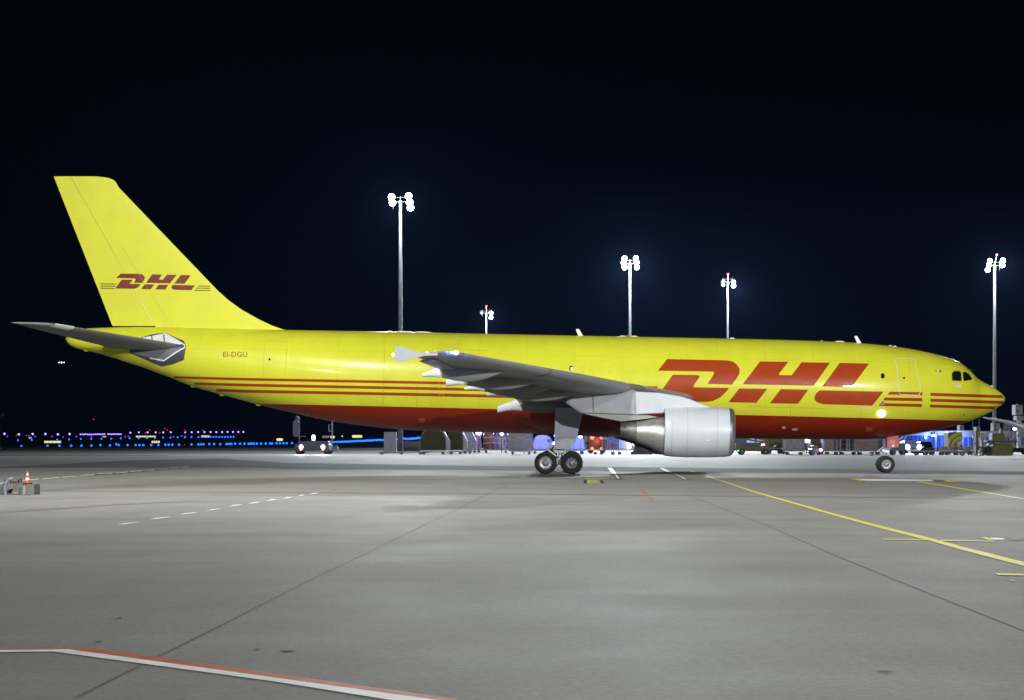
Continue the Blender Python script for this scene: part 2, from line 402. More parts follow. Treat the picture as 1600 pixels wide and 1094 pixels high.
def livery():
    m = bpy.data.materials.new('yellow_red_livery'); m.use_nodes = True; t = m.node_tree; b = t.nodes['Principled BSDF']; L = t.links.new
    tc = t.nodes.new('ShaderNodeTexCoord'); sp = t.nodes.new('ShaderNodeSeparateXYZ'); L(tc.outputs['Object'], sp.inputs[0])
    p0 = MI @ MW @ on_fus(430, 631.5, 0); p1 = on_fus(1300, 652, 0)
    k = (p1.z - p0.z) / (p1.x - p0.x)
    def M(op, a, c=None, **kw):
        n = t.nodes.new('ShaderNodeMath'); n.operation = op
        for i, q in enumerate((a, c)):
            if q is None: continue
            if isinstance(q, (int, float)): n.inputs[i].default_value = q
            else: L(q, n.inputs[i])
        return n.outputs[0]
    line = M('SUBTRACT', sp.outputs['Z'], M('MULTIPLY', sp.outputs['X'], k))
    thr = p0.z - k * p0.x
    isred = M('LESS_THAN', line, thr)
    no = t.nodes.new('ShaderNodeTexNoise'); no.inputs['Scale'].default_value = 0.8; no.inputs['Detail'].default_value = 6
    L(tc.outputs['Object'], no.inputs['Vector'])
    mr = t.nodes.new('ShaderNodeMapRange'); mr.inputs[1].default_value = .3; mr.inputs[2].default_value = .7; mr.inputs[3].default_value = .94; mr.inputs[4].default_value = 1.04
    L(no.outputs[0], mr.inputs[0])
    # skin joints round the hull, every 2.65 m, and three lengthwise laps
    fr = M('FRACT', M('MULTIPLY', M('ADD', sp.outputs['X'], 100), 1 / 2.65))
    seam = M('LESS_THAN', fr, 0.008)
    lap = M('MAXIMUM', M('LESS_THAN', M('ABSOLUTE', M('SUBTRACT', sp.outputs['Z'], 6.55)), 0.010), M('LESS_THAN', M('ABSOLUTE', M('SUBTRACT', sp.outputs['Z'], 4.0)), 0.010))
    sm = M('SUBTRACT', 1, M('MULTIPLY', M('MAXIMUM', seam, lap), 0.16))
    mx = t.nodes.new('ShaderNodeMix'); mx.data_type = 'RGBA'; L(isred, mx.inputs[0])
    mx.inputs[6].default_value = (*YEL, 1); mx.inputs[7].default_value = (0.25, 0.020, 0.002, 1)
    sc = t.nodes.new('ShaderNodeVectorMath'); sc.operation = 'SCALE'; L(mx.outputs[2], sc.inputs[0]); L(M('MULTIPLY', mr.outputs[0], sm), sc.inputs['Scale'])
    L(sc.outputs[0], b.inputs['Base Color'])
    b.inputs['Roughness'].default_value = 0.33
    b.inputs['Coat Weight'].default_value = 0.14; b.inputs['Coat Roughness'].default_value = 0.1; b.inputs['Specular IOR Level'].default_value = 0.3
    bp = t.nodes.new('ShaderNodeBump'); bp.inputs['Strength'].default_value = 0.25; bp.inputs['Distance'].default_value = 0.02
    n2 = t.nodes.new('ShaderNodeTexNoise'); n2.inputs['Scale'].default_value = 1.3; n2.inputs['Detail'].default_value = 3; L(tc.outputs['Object'], n2.inputs['Vector'])
    L(n2.outputs[0], bp.inputs['Height']); L(bp.outputs[0], b.inputs['Normal'])
    return m
LIV = livery()
YP = mat('yellow_paint', YEL, 0.5, var=0.05, scale=0.8, coat=0.0, spec=.3)
RP = mat('red_paint', RED, 0.35, var=0.05, scale=1.5, coat=0.05, spec=.2)
GREY = mat('wing_grey', (0.25, 0.255, 0.25), 0.42, var=0.10, scale=0.7, coat=0.1)
LGREY = mat('light_grey_paint', (0.74, 0.75, 0.78), 0.38, var=0.05, scale=1.2, coat=0.1)
WHP = mat('nacelle_paint', (0.58, 0.61, 0.67), 0.36, var=0.05, scale=0.9, coat=0.15)
METAL = mat('polished_metal', (0.40, 0.39, 0.375), 0.36, metal=.55, var=0.16, scale=3, stretch=(0.5, 3, 3))
DMETAL = mat('heat_stained_metal', (0.19, 0.185, 0.18), 0.42, metal=.55, var=0.2, scale=3)
DARK = mat('dark_seal', (0.03, 0.032, 0.036), 0.5, var=0.2)
GLASS = mat('cockpit_glass', (0.008, 0.009, 0.011), 0.08, var=0.1, coat=0.5)
TYRE = mat('tyre_rubber', (0.012, 0.012, 0.013), 0.75, var=0.3, scale=6)
RIM = mat('wheel_rim', (0.42, 0.42, 0.44), 0.4, metal=0.4, var=0.1, scale=6)
RIMD = mat('dark_wheel_rim', (0.07, 0.08, 0.10), 0.45, metal=0.3, var=0.1, scale=6)

NS = 72
b = MB(); rings = []
for u, c, r in zip(FU, FC, FR):
    rings.append([A(u, r * math.sin(2 * math.pi * i / NS), c + r * math.cos(2 * math.pi * i / NS)) for i in range(NS)])
b.loft(rings)
fuselage = b.build('fuselage', LIV, plane)
# wing-body fairing: a long blister round the belly
b = MB(); rings = []
ua, ub = loc(744, 640, 2.9)[0], loc(1150, 640, 2.9)[0]
for k in range(33):
    t = k / 32; s_ = math.sin(math.pi * t) ** 0.55 if 0 < t < 1 else 0.02
    u = ua + (ub - ua) * t; c, r = fus(u)
    hw, hh = 3.12 * (0.55 + 0.45 * s_) * min(1, s_ * 3 + .1), 1.62 * s_ + 0.02
    wc = c - r + 1.28
    rings.append([A(u, hw * s_ ** .25 * math.sin(a), wc + (hh * math.cos(a) if math.cos(a) > 0 else (1.36 * s_ + .02) * math.cos(a))) for a in [2 * math.pi * i / 40 for i in range(40)]])
b.loft(rings); b.build('wing_body_fairing', LIV, plane)

# --- flat decals laid on the hull
def decal(name, polys, surf, m, parent=None, step=5, label=None, off=0.012):
    bm = bmesh.new()
    for poly in polys:
        vs = [bm.verts.new((x, y, 0)) for x, y in poly]
        for tri in tessellate_polygon([[Vector((x, y, 0)) for x, y in poly]]):
            bm.faces.new([vs[i] for i in tri])
    X = [v.co.x for v in bm.verts]; Yv = [v.co.y for v in bm.verts]
    x0, x1, y0, y1 = min(X), max(X), min(Yv), max(Yv)
    k = math.floor(x0 / step) + 1
    while k * step < x1:
        bmesh.ops.bisect_plane(bm, geom=bm.verts[:] + bm.edges[:] + bm.faces[:], plane_co=(k * step, 0, 0), plane_no=(1, 0, 0)); k += 1
    k = math.floor(y0 / step) + 1
    while k * step < y1:
        bmesh.ops.bisect_plane(bm, geom=bm.verts[:] + bm.edges[:] + bm.faces[:], plane_co=(0, k * step, 0), plane_no=(0, 1, 0)); k += 1
    for v in bm.verts: v.co = surf(v.co.x, v.co.y, off)
    bmesh.ops.recalc_face_normals(bm, faces=bm.faces)
    for f in bm.faces:
        if f.normal.y > 0: f.normal_flip()
        f.smooth = True
    me = bpy.data.meshes.new(name); bm.to_mesh(me); bm.free()
    me.materials.append(m)
    o = bpy.data.objects.new(name, me); COL.objects.link(o); o.parent = parent or plane
    if label: o['label'] = label
    return o
def band(pts, w):
    """outline of a polyline band in pixel space"""
    L, Q = [], []
    for i, p in enumerate(pts):
        a, c = pts[max(i - 1, 0)], pts[min(i + 1, len(pts) - 1)]
        d = Vector((c[0] - a[0], c[1] - a[1])).normalized(); n = Vector((-d.y, d.x)) * w / 2
        L.append((p[0] + n.x, p[1] + n.y)); Q.append((p[0] - n.x, p[1] - n.y))
    return [[L[i], L[i + 1], Q[i + 1], Q[i]] for i in range(len(pts) - 1)]
def zz(pts, ox, oy, s): return [(ox + x / s, oy + y / s) for x, y in pts]

DT = [(312, 317), (370, 245), (745, 253), (780, 261), (806, 280), (822, 306), (821, 335), (803, 366), (774, 404), (622, 399), (660, 342), (664, 331), (655, 323)]
DB = [(405, 343), (562, 345), (572, 351), (568, 362), (533, 412), (536, 421), (757, 425), (735, 452), (700, 484), (655, 506), (610, 511.5), (288, 505)]
HT = [(950, 260), (1127, 262), (1067, 338), (1070, 345), (1148, 346), (1210, 265), (1387, 268), (1285, 411), (842, 402)]
H1 = [(820, 428), (995, 431), (927, 517), (753, 514)]
H2 = [(1080, 432), (1252, 436), (1187, 523), (1012, 520)]
LT = [(1448, 269), (1631, 273), (1522, 420), (1340, 415)]
LB = [(1322, 440), (1722, 448), (1651, 535), (1345, 526), (1310, 516), (1293, 502), (1290, 485), (1300, 458)]
for nm, ps in (('D', [DT, DB]), ('H', [HT, H1, H2]), ('L', [LT, LB])):
    decal('lettering', [zz(p, 950, 500, 4) for p in ps], on_fus, RP, label='large red slanted letter %s on the hull side' % nm)
def stripes(segs, lbl):
    for top, bot in segs:
        n = len(top)
        decal('stripe', [top + bot[::-1]], on_fus, RP, step=6, label=lbl)
stripes([([(272, 587.6), (380, 590.5), (690, 596.4), (1028.5, 603.8)], [(272, 590.8), (380, 594.4), (690, 600.6), (1024.5, 608.4)]),
         ([(304, 597.6), (380, 599.4), (690, 605.5), (1022, 612.8)], [(304, 600.8), (380, 603.5), (690, 609.8), (1018, 617.2)]),
         ([(338, 607.4), (380, 608.8), (690, 614.9), (1016, 622)], [(338, 611.4), (380, 613.2), (690, 619.4), (1012, 626.6)])], 'long thin red stripe along the rear hull')
stripes([(zz(t, 1300, 500, 5.333), zz(q, 1300, 500, 5.333)) for t, q in
         (([(482, 598), (752, 603)], [(465, 622), (752, 628)]), ([(442, 646), (752, 651)], [(425, 670), (752, 677)]), ([(405, 693), (748, 700)], [(388, 716), (748, 724)]))], 'short red stripe with slanted end under the front door')
stripes([(zz(t, 1300, 500, 5.333), zz(q, 1300, 500, 5.333)) for t, q in
         (([(820, 607), (1200, 620), (1416, 628)], [(820, 632), (1200, 644), (1430, 651)]), ([(820, 656), (1200, 667), (1436, 675)], [(820, 680), (1200, 692), (1430, 699)]), ([(817, 704), (1200, 716), (1410, 721)], [(815, 728), (1200, 739), (1385, 744)]))], 'red stripe round the nose')
def rr(cx, cy, w, h, n=16, p=3.0):
    return [(cx + w / 2 * (abs(math.cos(a)) ** (2 / p)) * math.copysign(1, math.cos(a)), cy + h / 2 * (abs(math.sin(a)) ** (2 / p)) * math.copysign(1, math.sin(a))) for a in [2 * math.pi * i / n + .01 for i in range(n)]]
z73 = lambda pts: zz(pts, 1300, 500, 5.333)
decal('cockpit_window', [z73([(1003, 445), (1020, 430), (1062, 430), (1073, 442), (1077, 507), (1004, 503)])], on_fus, GLASS)
decal('cockpit_window', [z73([(1091, 437), (1112, 433), (1140, 450), (1166, 484), (1163, 500), (1100, 510), (1093, 490)])], on_fus, GLASS)
decal('window_surround', band(z73([(1000, 445), (1018, 427), (1064, 427), (1076, 440), (1081, 510), (1001, 506), (1000, 445)]), .8), on_fus, mat('window_seal', (0.16, 0.15, 0.03), 0.5), off=0.018)
decal('door_outline', band(z73([(548, 322), (680, 325), (692, 345), (708, 430), (730, 520), (737, 600), (728, 620), (718, 628), (575, 622), (562, 612), (556, 560), (545, 420), (526, 335), (530, 323), (548, 322)]), 1.15), on_fus, mat('door_outline_white', (0.72, 0.72, 0.58), 0.4), label='pale outline of the front cabin door')
decal('door_window', [rr(1412.5, 590.7, 3, 3.2)], on_fus, GLASS)
decal('cabin_window', [rr(1379.2, 587.4, 5.6, 8)], on_fus, GLASS)
decal('cabin_window', [rr(892.6, 575.8, 6, 8.2)], on_fus, GLASS)
decal('window_blind', [rr(893.4, 576.8, 4.6, 6.2)], on_fus, mat('blind_white', (0.7, 0.7, 0.7), 0.5), off=0.02)
decal('cabin_window', [rr(421.2, 561.4, 3, 3.2)], on_fus, GLASS)
FL = mat('flag_orange', (0.65, 0.25, 0.03), .5), mat('flag_white', (0.75, 0.75, 0.75), .5), mat('flag_green', (0.01, 0.13, 0.08), .5)
for i in range(3):
    decal('flag_band', [z73([(861 + 15 * i, 418), (876 + 15 * i, 418), (878 + 15 * i, 437), (862 + 15 * i, 436)])], on_fus, FL[i])
decal('emblem', [z73([(1036, 538), (1072, 540), (1080, 562), (1048, 566), (1030, 556)])], on_fus, mat('emblem_white', (0.72, 0.73, 0.5), .5))
PLUG = mat('window_plug_yellow', (0.58, 0.58, 0.01), 0.4, coat=.2)
for i in range(9):
    x = 909.8 + 14.35 * i
    if x > 1020: break
    c = rr(x, 577.6 + (x - 909.8) * .018, 5.6, 8)
    decal('window_plug', band(c + c[:1], 0.9), on_fus, PLUG)
for i in range(9):
    x = 790 + 14.3 * i
    if x > 880: break
    c = rr(x, 575.4 + (x - 800) * .018, 5.6, 8)
    decal('window_plug', band(c + c[:1], 0.7), on_fus, PLUG)
SE = mat('panel_seam', (0.42, 0.42, 0.02), 0.5)
for pts in ([(414, 533), (412, 560), (411.5, 589)], [(449, 533), (447, 560), (445.5, 589)], [(416, 533), (449, 533.5)], [(600, 520), (600.5, 560), (599, 600), (598, 636)], [(652, 600), (651, 637)], [(1235, 633), (1235, 651)], [(1168, 635), (1230, 636.5), (1290, 638)], [(728, 547), (760, 547.6)]):
    decal('hull_seam', band(pts, 0.45), on_fus, SE)
decal('port_cover', [rr(1224.8, 668, 6.4, 4.2, p=2)], on_fus, mat('port_grey', (0.45, 0.43, 0.42), .5)); decal('port_cover', [rr(1242, 671, 10, 4, p=2)], on_fus, MATS['port_grey'])
decal('port_cover', [rr(1379.1, 629.8, 6.2, 6, p=2)], on_fus, MATS['port_grey']); decal('port_cover', [rr(1379.1, 629.8, 3, 3, p=2)], on_fus, DARK, off=0.02)
decal('port_cover', [rr(1506.5, 648.3, 3.2, 1.6, p=2)], on_fus, DARK); decal('port_cover', [rr(1262, 609, 3, 3, p=2)], on_fus, MATS['port_grey'])
decal('belly_hatch', [[(654, 653), (664, 653), (664, 660.5), (654, 660.5)]], on_fus, mat('hatch_red', (0.42, 0.07, 0.03), .4))
decal('belly_hatch', [[(1353, 667.5), (1363, 667.5), (1363, 674), (1353, 674)]], on_fus, MATS['hatch_red'])
decal('hull_seam', band([(1325, 587 + 30), (1352, 618)], .4), on_fus, mat('dark_red_seam', (0.3, .02, .01), .5))

def text_mesh(s):
    cu = bpy.data.curves.new('t', 'FONT'); cu.body = s; cu.size = 1; cu.resolution_u = 3
    o = bpy.data.objects.new('t', cu); COL.objects.link(o)
    me = bpy.data.meshes.new_from_object(o.evaluated_get(bpy.context.evaluated_depsgraph_get()))
    bpy.data.objects.remove(o); return me
def text_on(name, s, x0, x1, y0, y1, surf, m, parent=None, label=None, bold=0.0):
    """text filling the pixel box, laid on surf(px,py,off)"""
    bpy.context.view_layer.update()
    me = text_mesh(s); co = [v.co.copy() for v in me.vertices]
    a, c = min(q.x for q in co), max(q.x for q in co); d, e = min(q.y for q in co), max(q.y for q in co)
    for v in me.vertices:
        v.co = surf(x0 + (v.co.x - a) / (c - a) * (x1 - x0), y1 + (v.co.y - d) / (e - d) * (y0 - y1), 0.015)
    me.materials.clear(); me.materials.append(m)
    o = bpy.data.objects.new(name, me); COL.objects.link(o); o.parent = parent or plane
    for p in me.polygons:
        if p.normal.y > 0: p.flip()
    if label: o['label'] = label
    return o
text_on('registration', 'EI-DGU', 348.8, 386.4, 549.8, 557.6, on_fus, mat('registration_red', (0.22, 0.03, 0.01), .4), label='small dark red registration EI-DGU on the rear hull')

# --- fin and rudder
TEx = lambda y: 84 + (y - 276) * 92 / 234
LEy = [275.8, 277, 278.2, 280, 283, 287, 293, 457, 470, 487, 503, 510, 516, 530]
LEx = [150, 163, 169, 174.5, 179.5, 182.3, 185.5, 343, 358, 382, 412, 428, 446, 500]
LEf = lambda y: float(np.interp(y, LEy, LEx))
HGx = lambda y: 113 + (y - 280) * 129 / 228
fin_lv = [275.8, 277, 278.2, 280, 283, 287, 293, 305] + list(range(320, 500, 15)) + [500, 507, 509.5, 514, 520, 530]
FW, FTE, FLE = [], [], []
for y in fin_lv:
    a = loc(TEx(y), y, 0); c = loc(LEf(y), y, 0)
    FW.append((a[2] + c[2]) / 2); FTE.append(a[0]); FLE.append(c[0])
o_ = np.argsort(FW); FWa, FTEa, FLEa = np.array(FW)[o_], np.array(FTE)[o_], np.array(FLE)[o_]
def fin_t(u, w):
    te, le = float(np.interp(w, FWa, FTEa)), float(np.interp(w, FWa, FLEa))
    x = 1 - (u - te) / (le - te); x = min(max(x, 0), 1); T = min(0.056 * (le - te), 0.44)
    return T * 10 * 0.2 * (0.2969 * math.sqrt(x) - .126 * x - .3516 * x**2 + .2843 * x**3 - .1015 * x**4) * 0.98 + 0.004
b = MB(); rings = []; rb = MB(); rr_ = []
for y in fin_lv:
    h = loc(HGx(y), y, 0); te = loc(TEx(y), y, 0); le = loc(LEf(y), y, 0); w = h[2]
    us = [le[0] + (h[0] - le[0]) * (1 - math.cos(math.pi / 2 * k / 24)) for k in range(25)]
    wl = lambda u: le[2] + (te[2] - le[2]) * (u - le[0]) / (te[0] - le[0])
    rings.append([A(u, fin_t(u, wl(u)), wl(u)) for u in us] + [A(u, -fin_t(u, wl(u)), wl(u)) for u in us[::-1][:-1]])
    if y <= 509.5:
        us = [h[0] - 0.02 + (te[0] - h[0] + 0.02) * k / 12 for k in range(13)]
        rr_.append([A(u, fin_t(u, wl(u)), wl(u)) for u in us] + [A(u, -fin_t(u, wl(u)), wl(u)) for u in us[::-1]])
b.loft(rings); fin = b.build('fin', YP, plane)
rb.loft(rr_); rudder = rb.build('rudder', YP, plane)
for f in fin.data.polygons, rudder.data.polygons:
    pass
for y in (279, 284, 289, 295):
    q = loc(TEx(y) - 2, y, 0); MB().cyl(A(q[0], 0, q[2]), A(q[0] + .16, 0, q[2] + .05), .012, n=5).build('static_wick', DARK, plane)
def on_fin(px, py, off=0.012):
    off += 0.018
    v = 0.3
    for _ in range(5):
        u, _, w = loc(px, py, v); v = fin_t(u, w)
    return A(u, v + off, w)
z8a = lambda pts: zz(pts, 130, 400, 6.4)
FR_ = mat('fin_letter_red', (0.185, 0.016, 0.008), 0.4, var=.04, coat=.05, spec=.25)
for nm, ps in (('D', [[(335, 219), (375, 177), (575, 180), (600, 190), (618, 212), (610, 240), (587, 269), (510, 268), (525, 240), (528, 230), (515, 224)], [(388, 237), (488, 240), (492, 248), (458, 278), (575, 283), (550, 312), (515, 327), (320, 325)]]),
               ('H', [[(692, 184), (788, 186), (755, 236), (797, 238), (840, 187), (935, 189), (870, 273), (630, 268)], [(617, 284), (712, 286), (675, 332), (580, 330)], [(755, 288), (852, 290), (820, 335), (725, 333)]]),
               ('L', [[(978, 191), (1075, 193), (1015, 277), (910, 275)], [(900, 290), (1117, 295), (1083, 342), (915, 338), (890, 328), (882, 312)]])):
    decal('lettering', [z8a(p) for p in ps], on_fin, FR_, step=8, label='red slanted letter %s on the tail fin' % nm)
for x0, x1, x2, x3, ys in ((172, 332, 318, 172, (276, 297, 319)), (1152, 1271, 1271, 1138, (297, 318, 340))):
    for k, y in enumerate(ys):
        sh = -8 * k if x0 == 172 else -17 * k
        a = x0 + (0 if x0 == 172 else sh); c = x1 + (sh if x0 == 172 else 0)
        decal('stripe', [z8a([(a, y), (c, y + 2), (c - (8 if x0 == 172 else 0), y + 9), (a - (0 if x0 == 172 else 8), y + 7)])], on_fin, FR_, step=10)
decal('fin_seam', band([(190, 384), (224, 440), (262, 500)], .3), on_fin, SE)

# --- wings
NP = 15
def airfoil(le, te, tc, n=NP, camber=0.012, side=1):
    le, te = Vector(le), Vector(te); ch = (te - le).length; out = []
    def yt(x): return 5 * tc * ch * (0.2969 * math.sqrt(x) - .126 * x - .3516 * x**2 + .2843 * x**3 - .1036 * x**4)
    xs = [(1 - math.cos(math.pi * k / n)) / 2 for k in range(n + 1)]
    for x in xs[::-1]:
        p = le + (te - le) * x; out.append(A(p.x, p.y, p.z + yt(x) * .8 + camber * ch * 4 * x * (1 - x) + .004, side))
    for x in xs[1:]:
        p = le + (te - le) * x; out.append(A(p.x, p.y, p.z - yt(x) * 1.2 + camber * ch * 4 * x * (1 - x) - .004, side))
    return out
LEa, LEb = Vector(loc(704, 549.5, 21.3)), Vector(loc(1083, 622.5, 2.9))
def wle(v): return LEb + (LEa - LEb) * ((v - 2.9) / (21.3 - 2.9))
TEk = [(21.3, 648, 556.5), (16.4, 689, 573.3), (11.5, 742, 590), (7.6, 798, 611), (2.9, 822, 634)]
TEv = [Vector(loc(x, y, v)) for v, x, y in TEk]
def wte(v):
    vs = [p.y for p in TEv][::-1]
    return Vector((float(np.interp(v, vs, [p.x for p in TEv][::-1])), v, float(np.interp(v, vs, [p.z for p in TEv][::-1]))))
def wing_under(u, v):
    le, te = wle(v), wte(v); x = min(max((u - le.x) / (te.x - le.x), 0), 1)
    tc = np.interp(v, [2, 7.6, 21.3], [.125, .11, .10]); ch = (te - le).length
    yt = 5 * tc * ch * (0.2969 * math.sqrt(x) - .126 * x - .3516 * x**2 + .2843 * x**3 - .1036 * x**4)
    return le.z + (te.z - le.z) * x - yt * 1.2 + .012 * ch * 4 * x * (1 - x)
SKIN = GREY
def make_wing(side):
    b = MB(); rings = []
    for v in (1.2, 2.9, 5, 7.6, 10, 12.5, 15, 17, 19, 20.6, 21.3):
        le, te = wle(v), wte(v)
        if v < 2.9:
            le = wle(2.9) + Vector((.9, v - 2.9, -.1)); te = wte(2.9) + Vector((-.3, v - 2.9, 0))
        rings.append(airfoil(le, te, float(np.interp(v, [2, 7.6, 21.3], [.125, .11, .10])), side=side))
    # rounded raked tip
    for f, dv in ((.12, .22), (.3, .42), (.55, .55)):
        v = 21.3 + dv; le = wle(21.3) + (wte(21.3) - wle(21.3)) * f + Vector((0, dv, .02)); te = wte(21.3) + Vector((0, dv, .02))
        rings.append(airfoil(le, te, .09, side=side))
    b.loft(rings)
    w = b.build('wing', SKIN, plane)
    # slats: an outer skin over the leading edge, split in three
    for a, c in ((3.1, 7.3), (8.5, 14.6), (14.75, 20.5)):
        s = MB(); rg = []
        for k in range(5):
            v = a + (c - a) * k / 4; le, te = wle(v), wte(v); f = airfoil(le, te, float(np.interp(v, [2, 7.6, 21.3], [.13, .116, .106])), side=side)
            m = NP; sel = f[m - 4:m + 5]; ce = A(*(le + (te - le) * .06), side)
            rg.append([q + (q - ce).normalized() * .025 + A(.03, 0, -.01) for q in sel])
        s.loft(rg, cap=(False, False), closed=False)
        s.build('slat', mat('slat_grey', (0.33, 0.335, 0.36), .38, var=.08, coat=.1), w)
    # flaps and aileron: slim wedges hung below the trailing edge
    for nm, a, c, L_ in (('flap', 3.2, 7.3, 1.5), ('flap', 7.7, 14.9, 1.25), ('aileron', 15.2, 20.4, .75)):
        s = MB(); rg = []
        for k in range(4):
            v = a + (c - a) * k / 3; te, le = wte(v), wle(v); d = (te - le).normalized()
            p0 = te - d * L_; p1 = te + d * .05 - Vector((0, 0, .03)); f = airfoil(p0, p1, .16, n=6, side=side)
            rg.append([q - Vector((0, 0, .10)) for q in f])
        s.loft(rg); s.build(nm, GREY, w)
    # canoe fairings
    for v, tipx, tipt, tipb, whx, nosx, fat, ang in ((16.4, 660.5, 583.5, 589.5, 691, 788, .20, 0), (12.9, 697.2, 593.2, 603.8, 730.5, 842, .26, 0), (10.2, 725.8, 605.6, 609.8, 757.5, 862, .24, 0), (8.9, 761.2, 612, 619.5, 792, 905, .28, 0), (4.7, 777.5, 634, 645.5, 817, 905, .34, 1)):
        t0, b0 = loc(tipx, tipt, v), loc(tipx, tipb, v); n0 = loc(nosx, 600, v); wh = loc(whx, 600, v)
        rg = []; N = 16; mi = []
        us = sorted([t0[0] + (n0[0] - t0[0]) * (k / N) for k in range(N + 1)] + [wh[0]])
        for u in us:
            f = (u - t0[0]) / (n0[0] - t0[0]); s_ = math.sin(min(f * 2.2 + .45, math.pi / 2)) if f < .5 else math.cos((f - .5) * math.pi * .97)
            te = wte(v)
            und = wing_under(max(u, te.x + .05), v)
            topw = t0[2] * max(0, 1 - f / .25) + (und + .10) * min(1, f / .25)
            botw = b0[2] * max(0, 1 - f / .35) + (und - .62 * max(s_, 0.03)) * min(1, f / .35)
            if ang: botw = min(botw, und - .55 * max(s_, .05))
            if botw > topw - .04: botw = topw - .04
            hh, cc = (topw - botw) / 2, (topw + botw) / 2; hw = fat * (0.55 + .45 * max(s_, 0)) if f < .5 else fat * max(s_, .05)
            rg.append([A(u, v + hw * math.copysign(abs(math.sin(a)) ** .4, math.sin(a)), cc + hh * math.copysign(abs(math.cos(a)) ** .75, math.cos(a)), side) for a in [2 * math.pi * i / 16 for i in range(16)]])
        kk = us.index(wh[0])
        s = MB(); s.loft(rg, mif=lambda k, i, kk=kk: 1 if k < kk else 0)
        s.build('flap_fairing', [GREY, mat('fairing_white', (.86, .87, .9), .4, var=.03)], w)
    # tip fence: an arrow-shaped plate above and below the tip
    F = [(617.5, 541.4), (626, 541.6), (655, 550.6), (663, 552.6), (684, 551), (684, 555.5), (663, 556), (645, 561), (628, 565.4), (617.5, 565.4)]
    s = MB(); q0 = [loc(x, y, 21.9) for x, y in F]
    s.add([A(p[0], 21.86, p[2], side) for p in q0] + [A(p[0], 21.92, p[2], side) for p in q0],
          [list(range(len(F)))[::-1], [len(F) + i for i in range(len(F))]] + [[i, (i + 1) % len(F), (i + 1) % len(F) + len(F), i + len(F)] for i in range(len(F))])
    s.build('wingtip_fence', mat('fence_grey', (.34, .35, .38), .5, var=.05), w)
    # position lights
    q = loc(711.5, 551.2, 21.2)
    MB().ball(A(q[0] + .04, 21.2, q[2], side), .085, 10).build('position_light', glow('strobe_blue_white', (0.45, 0.72, 1.0), 60), w)
    q = loc(613.6, 554.2, 21.85)
    MB().ball(A(q[0] + .02, 21.85, q[2], side), .06, 10).build('position_light', glow('tail_white', (1, .95, 1), 22), w)
    s = MB().cyl(A(q[0] + .02, 21.88, q[2], side), A(q[0] + .2, 21.88, q[2], side), .02, n=6).build('light_bracket', DARK, w)
    return w
wing = make_wing(1); make_wing(-1)
q = loc(711.5, 551.2, 21.2)
lamp('wing_light', 'POINT', A(q[0] + .15, 21.45, q[2] - .25), 45, (0.25, 0.4, 1.0), .08, plane)

# --- tailplanes
def make_tail(side):
    rl, rt = Vector(loc(291, 541.5, .9)), Vector(loc(168, 541.5, .5)); tl, tt = Vector(loc(86, 506.5, 7.9)), Vector(loc(22, 505.2, 8.05))
    b = MB(); rg = []
    for f in (0, .2, .4, .6, .8, .96):
        rg.append(airfoil(rl.lerp(tl, f), rt.lerp(tt, f), .105 - .02 * f, n=12, camber=-.01, side=side))
    for f, g in ((1.0, .1), (1.02, .3), (1.03, .6)):
        le = rl.lerp(tl, f); te = rt.lerp(tt, f); rg.append(airfoil(le.lerp(te, g), te, .08, n=12, camber=0, side=side))
    b.loft(rg); o = b.build('tailplane', mat('tailplane_grey', (0.22, 0.225, 0.225), .42, var=.12, scale=1.2), plane)
    s = MB(); rg = []
    for f in (.04, .5, .93):
        le, te = rl.lerp(tl, f), rt.lerp(tt, f); d = te - le
        rg.append([q - Vector((0, 0, .015)) for q in airfoil(le + d * .72, te + d * .01, .2, n=6, camber=0, side=side)])
    s.loft(rg); s.build('elevator', MATS['tailplane_grey'], o)
    s = MB(); rg = []
    for f in (.86, .93, 1.0):
        le, te = rl.lerp(tl, f), rt.lerp(tt, f)
        fo = airfoil(le, te, .11, n=12, camber=-.01, side=side); rg.append([q + Vector((.02, 0, 0)) + Vector((0, -side * .01, .004)) for q in fo[4:16]])
    s.loft(rg, closed=False); s.build('tailplane_lit_tip', LGREY, o)  # paler shell: the light on the tip cap is put into its colour
    return o
make_tail(1); make_tail(-1)
z8b = lambda pts: zz(pts, 180, 510, 11.43)
HEX = [(250, 440), (470, 200), (640, 150), (880, 118), (1080, 200), (1225, 262), (1262, 330), (1255, 430), (1225, 600), (1010, 680), (830, 712), (740, 680), (560, 600), (380, 525), (255, 470)]
root = decal('tailplane_root_plate', [z8b(HEX)], on_fus, mat('root_plate_dark', (0.055, 0.06, 0.075), .4, var=.2), off=.02)
decal('root_panel', [z8b([(500, 205), (860, 138), (1195, 320), (1150, 330), (480, 215)])], on_fus, LGREY, off=.04, parent=root)
decal('root_panel', [z8b([(300, 470), (1190, 375), (1180, 400), (870, 600), (640, 565), (400, 500)])], on_fus, mat('root_panel_grey', (0.17, 0.175, 0.18), .4), off=.04, parent=root)
decal('root_edge', band(z8b([(860, 136), (1050, 225), (1245, 340), (1240, 385), (1100, 460), (870, 608), (620, 560)]), 2.2), on_fus, LGREY, off=.06, parent=root)
for a, c in (((650, 178), (668, 262)), ((868, 145), (880, 280)), ((690, 470), (690, 570)), ((880, 470), (880, 600))):
    decal('root_rib', band(z8b([a, c]), 2.2), on_fus, MATS['root_panel_grey'], off=.05, parent=root)

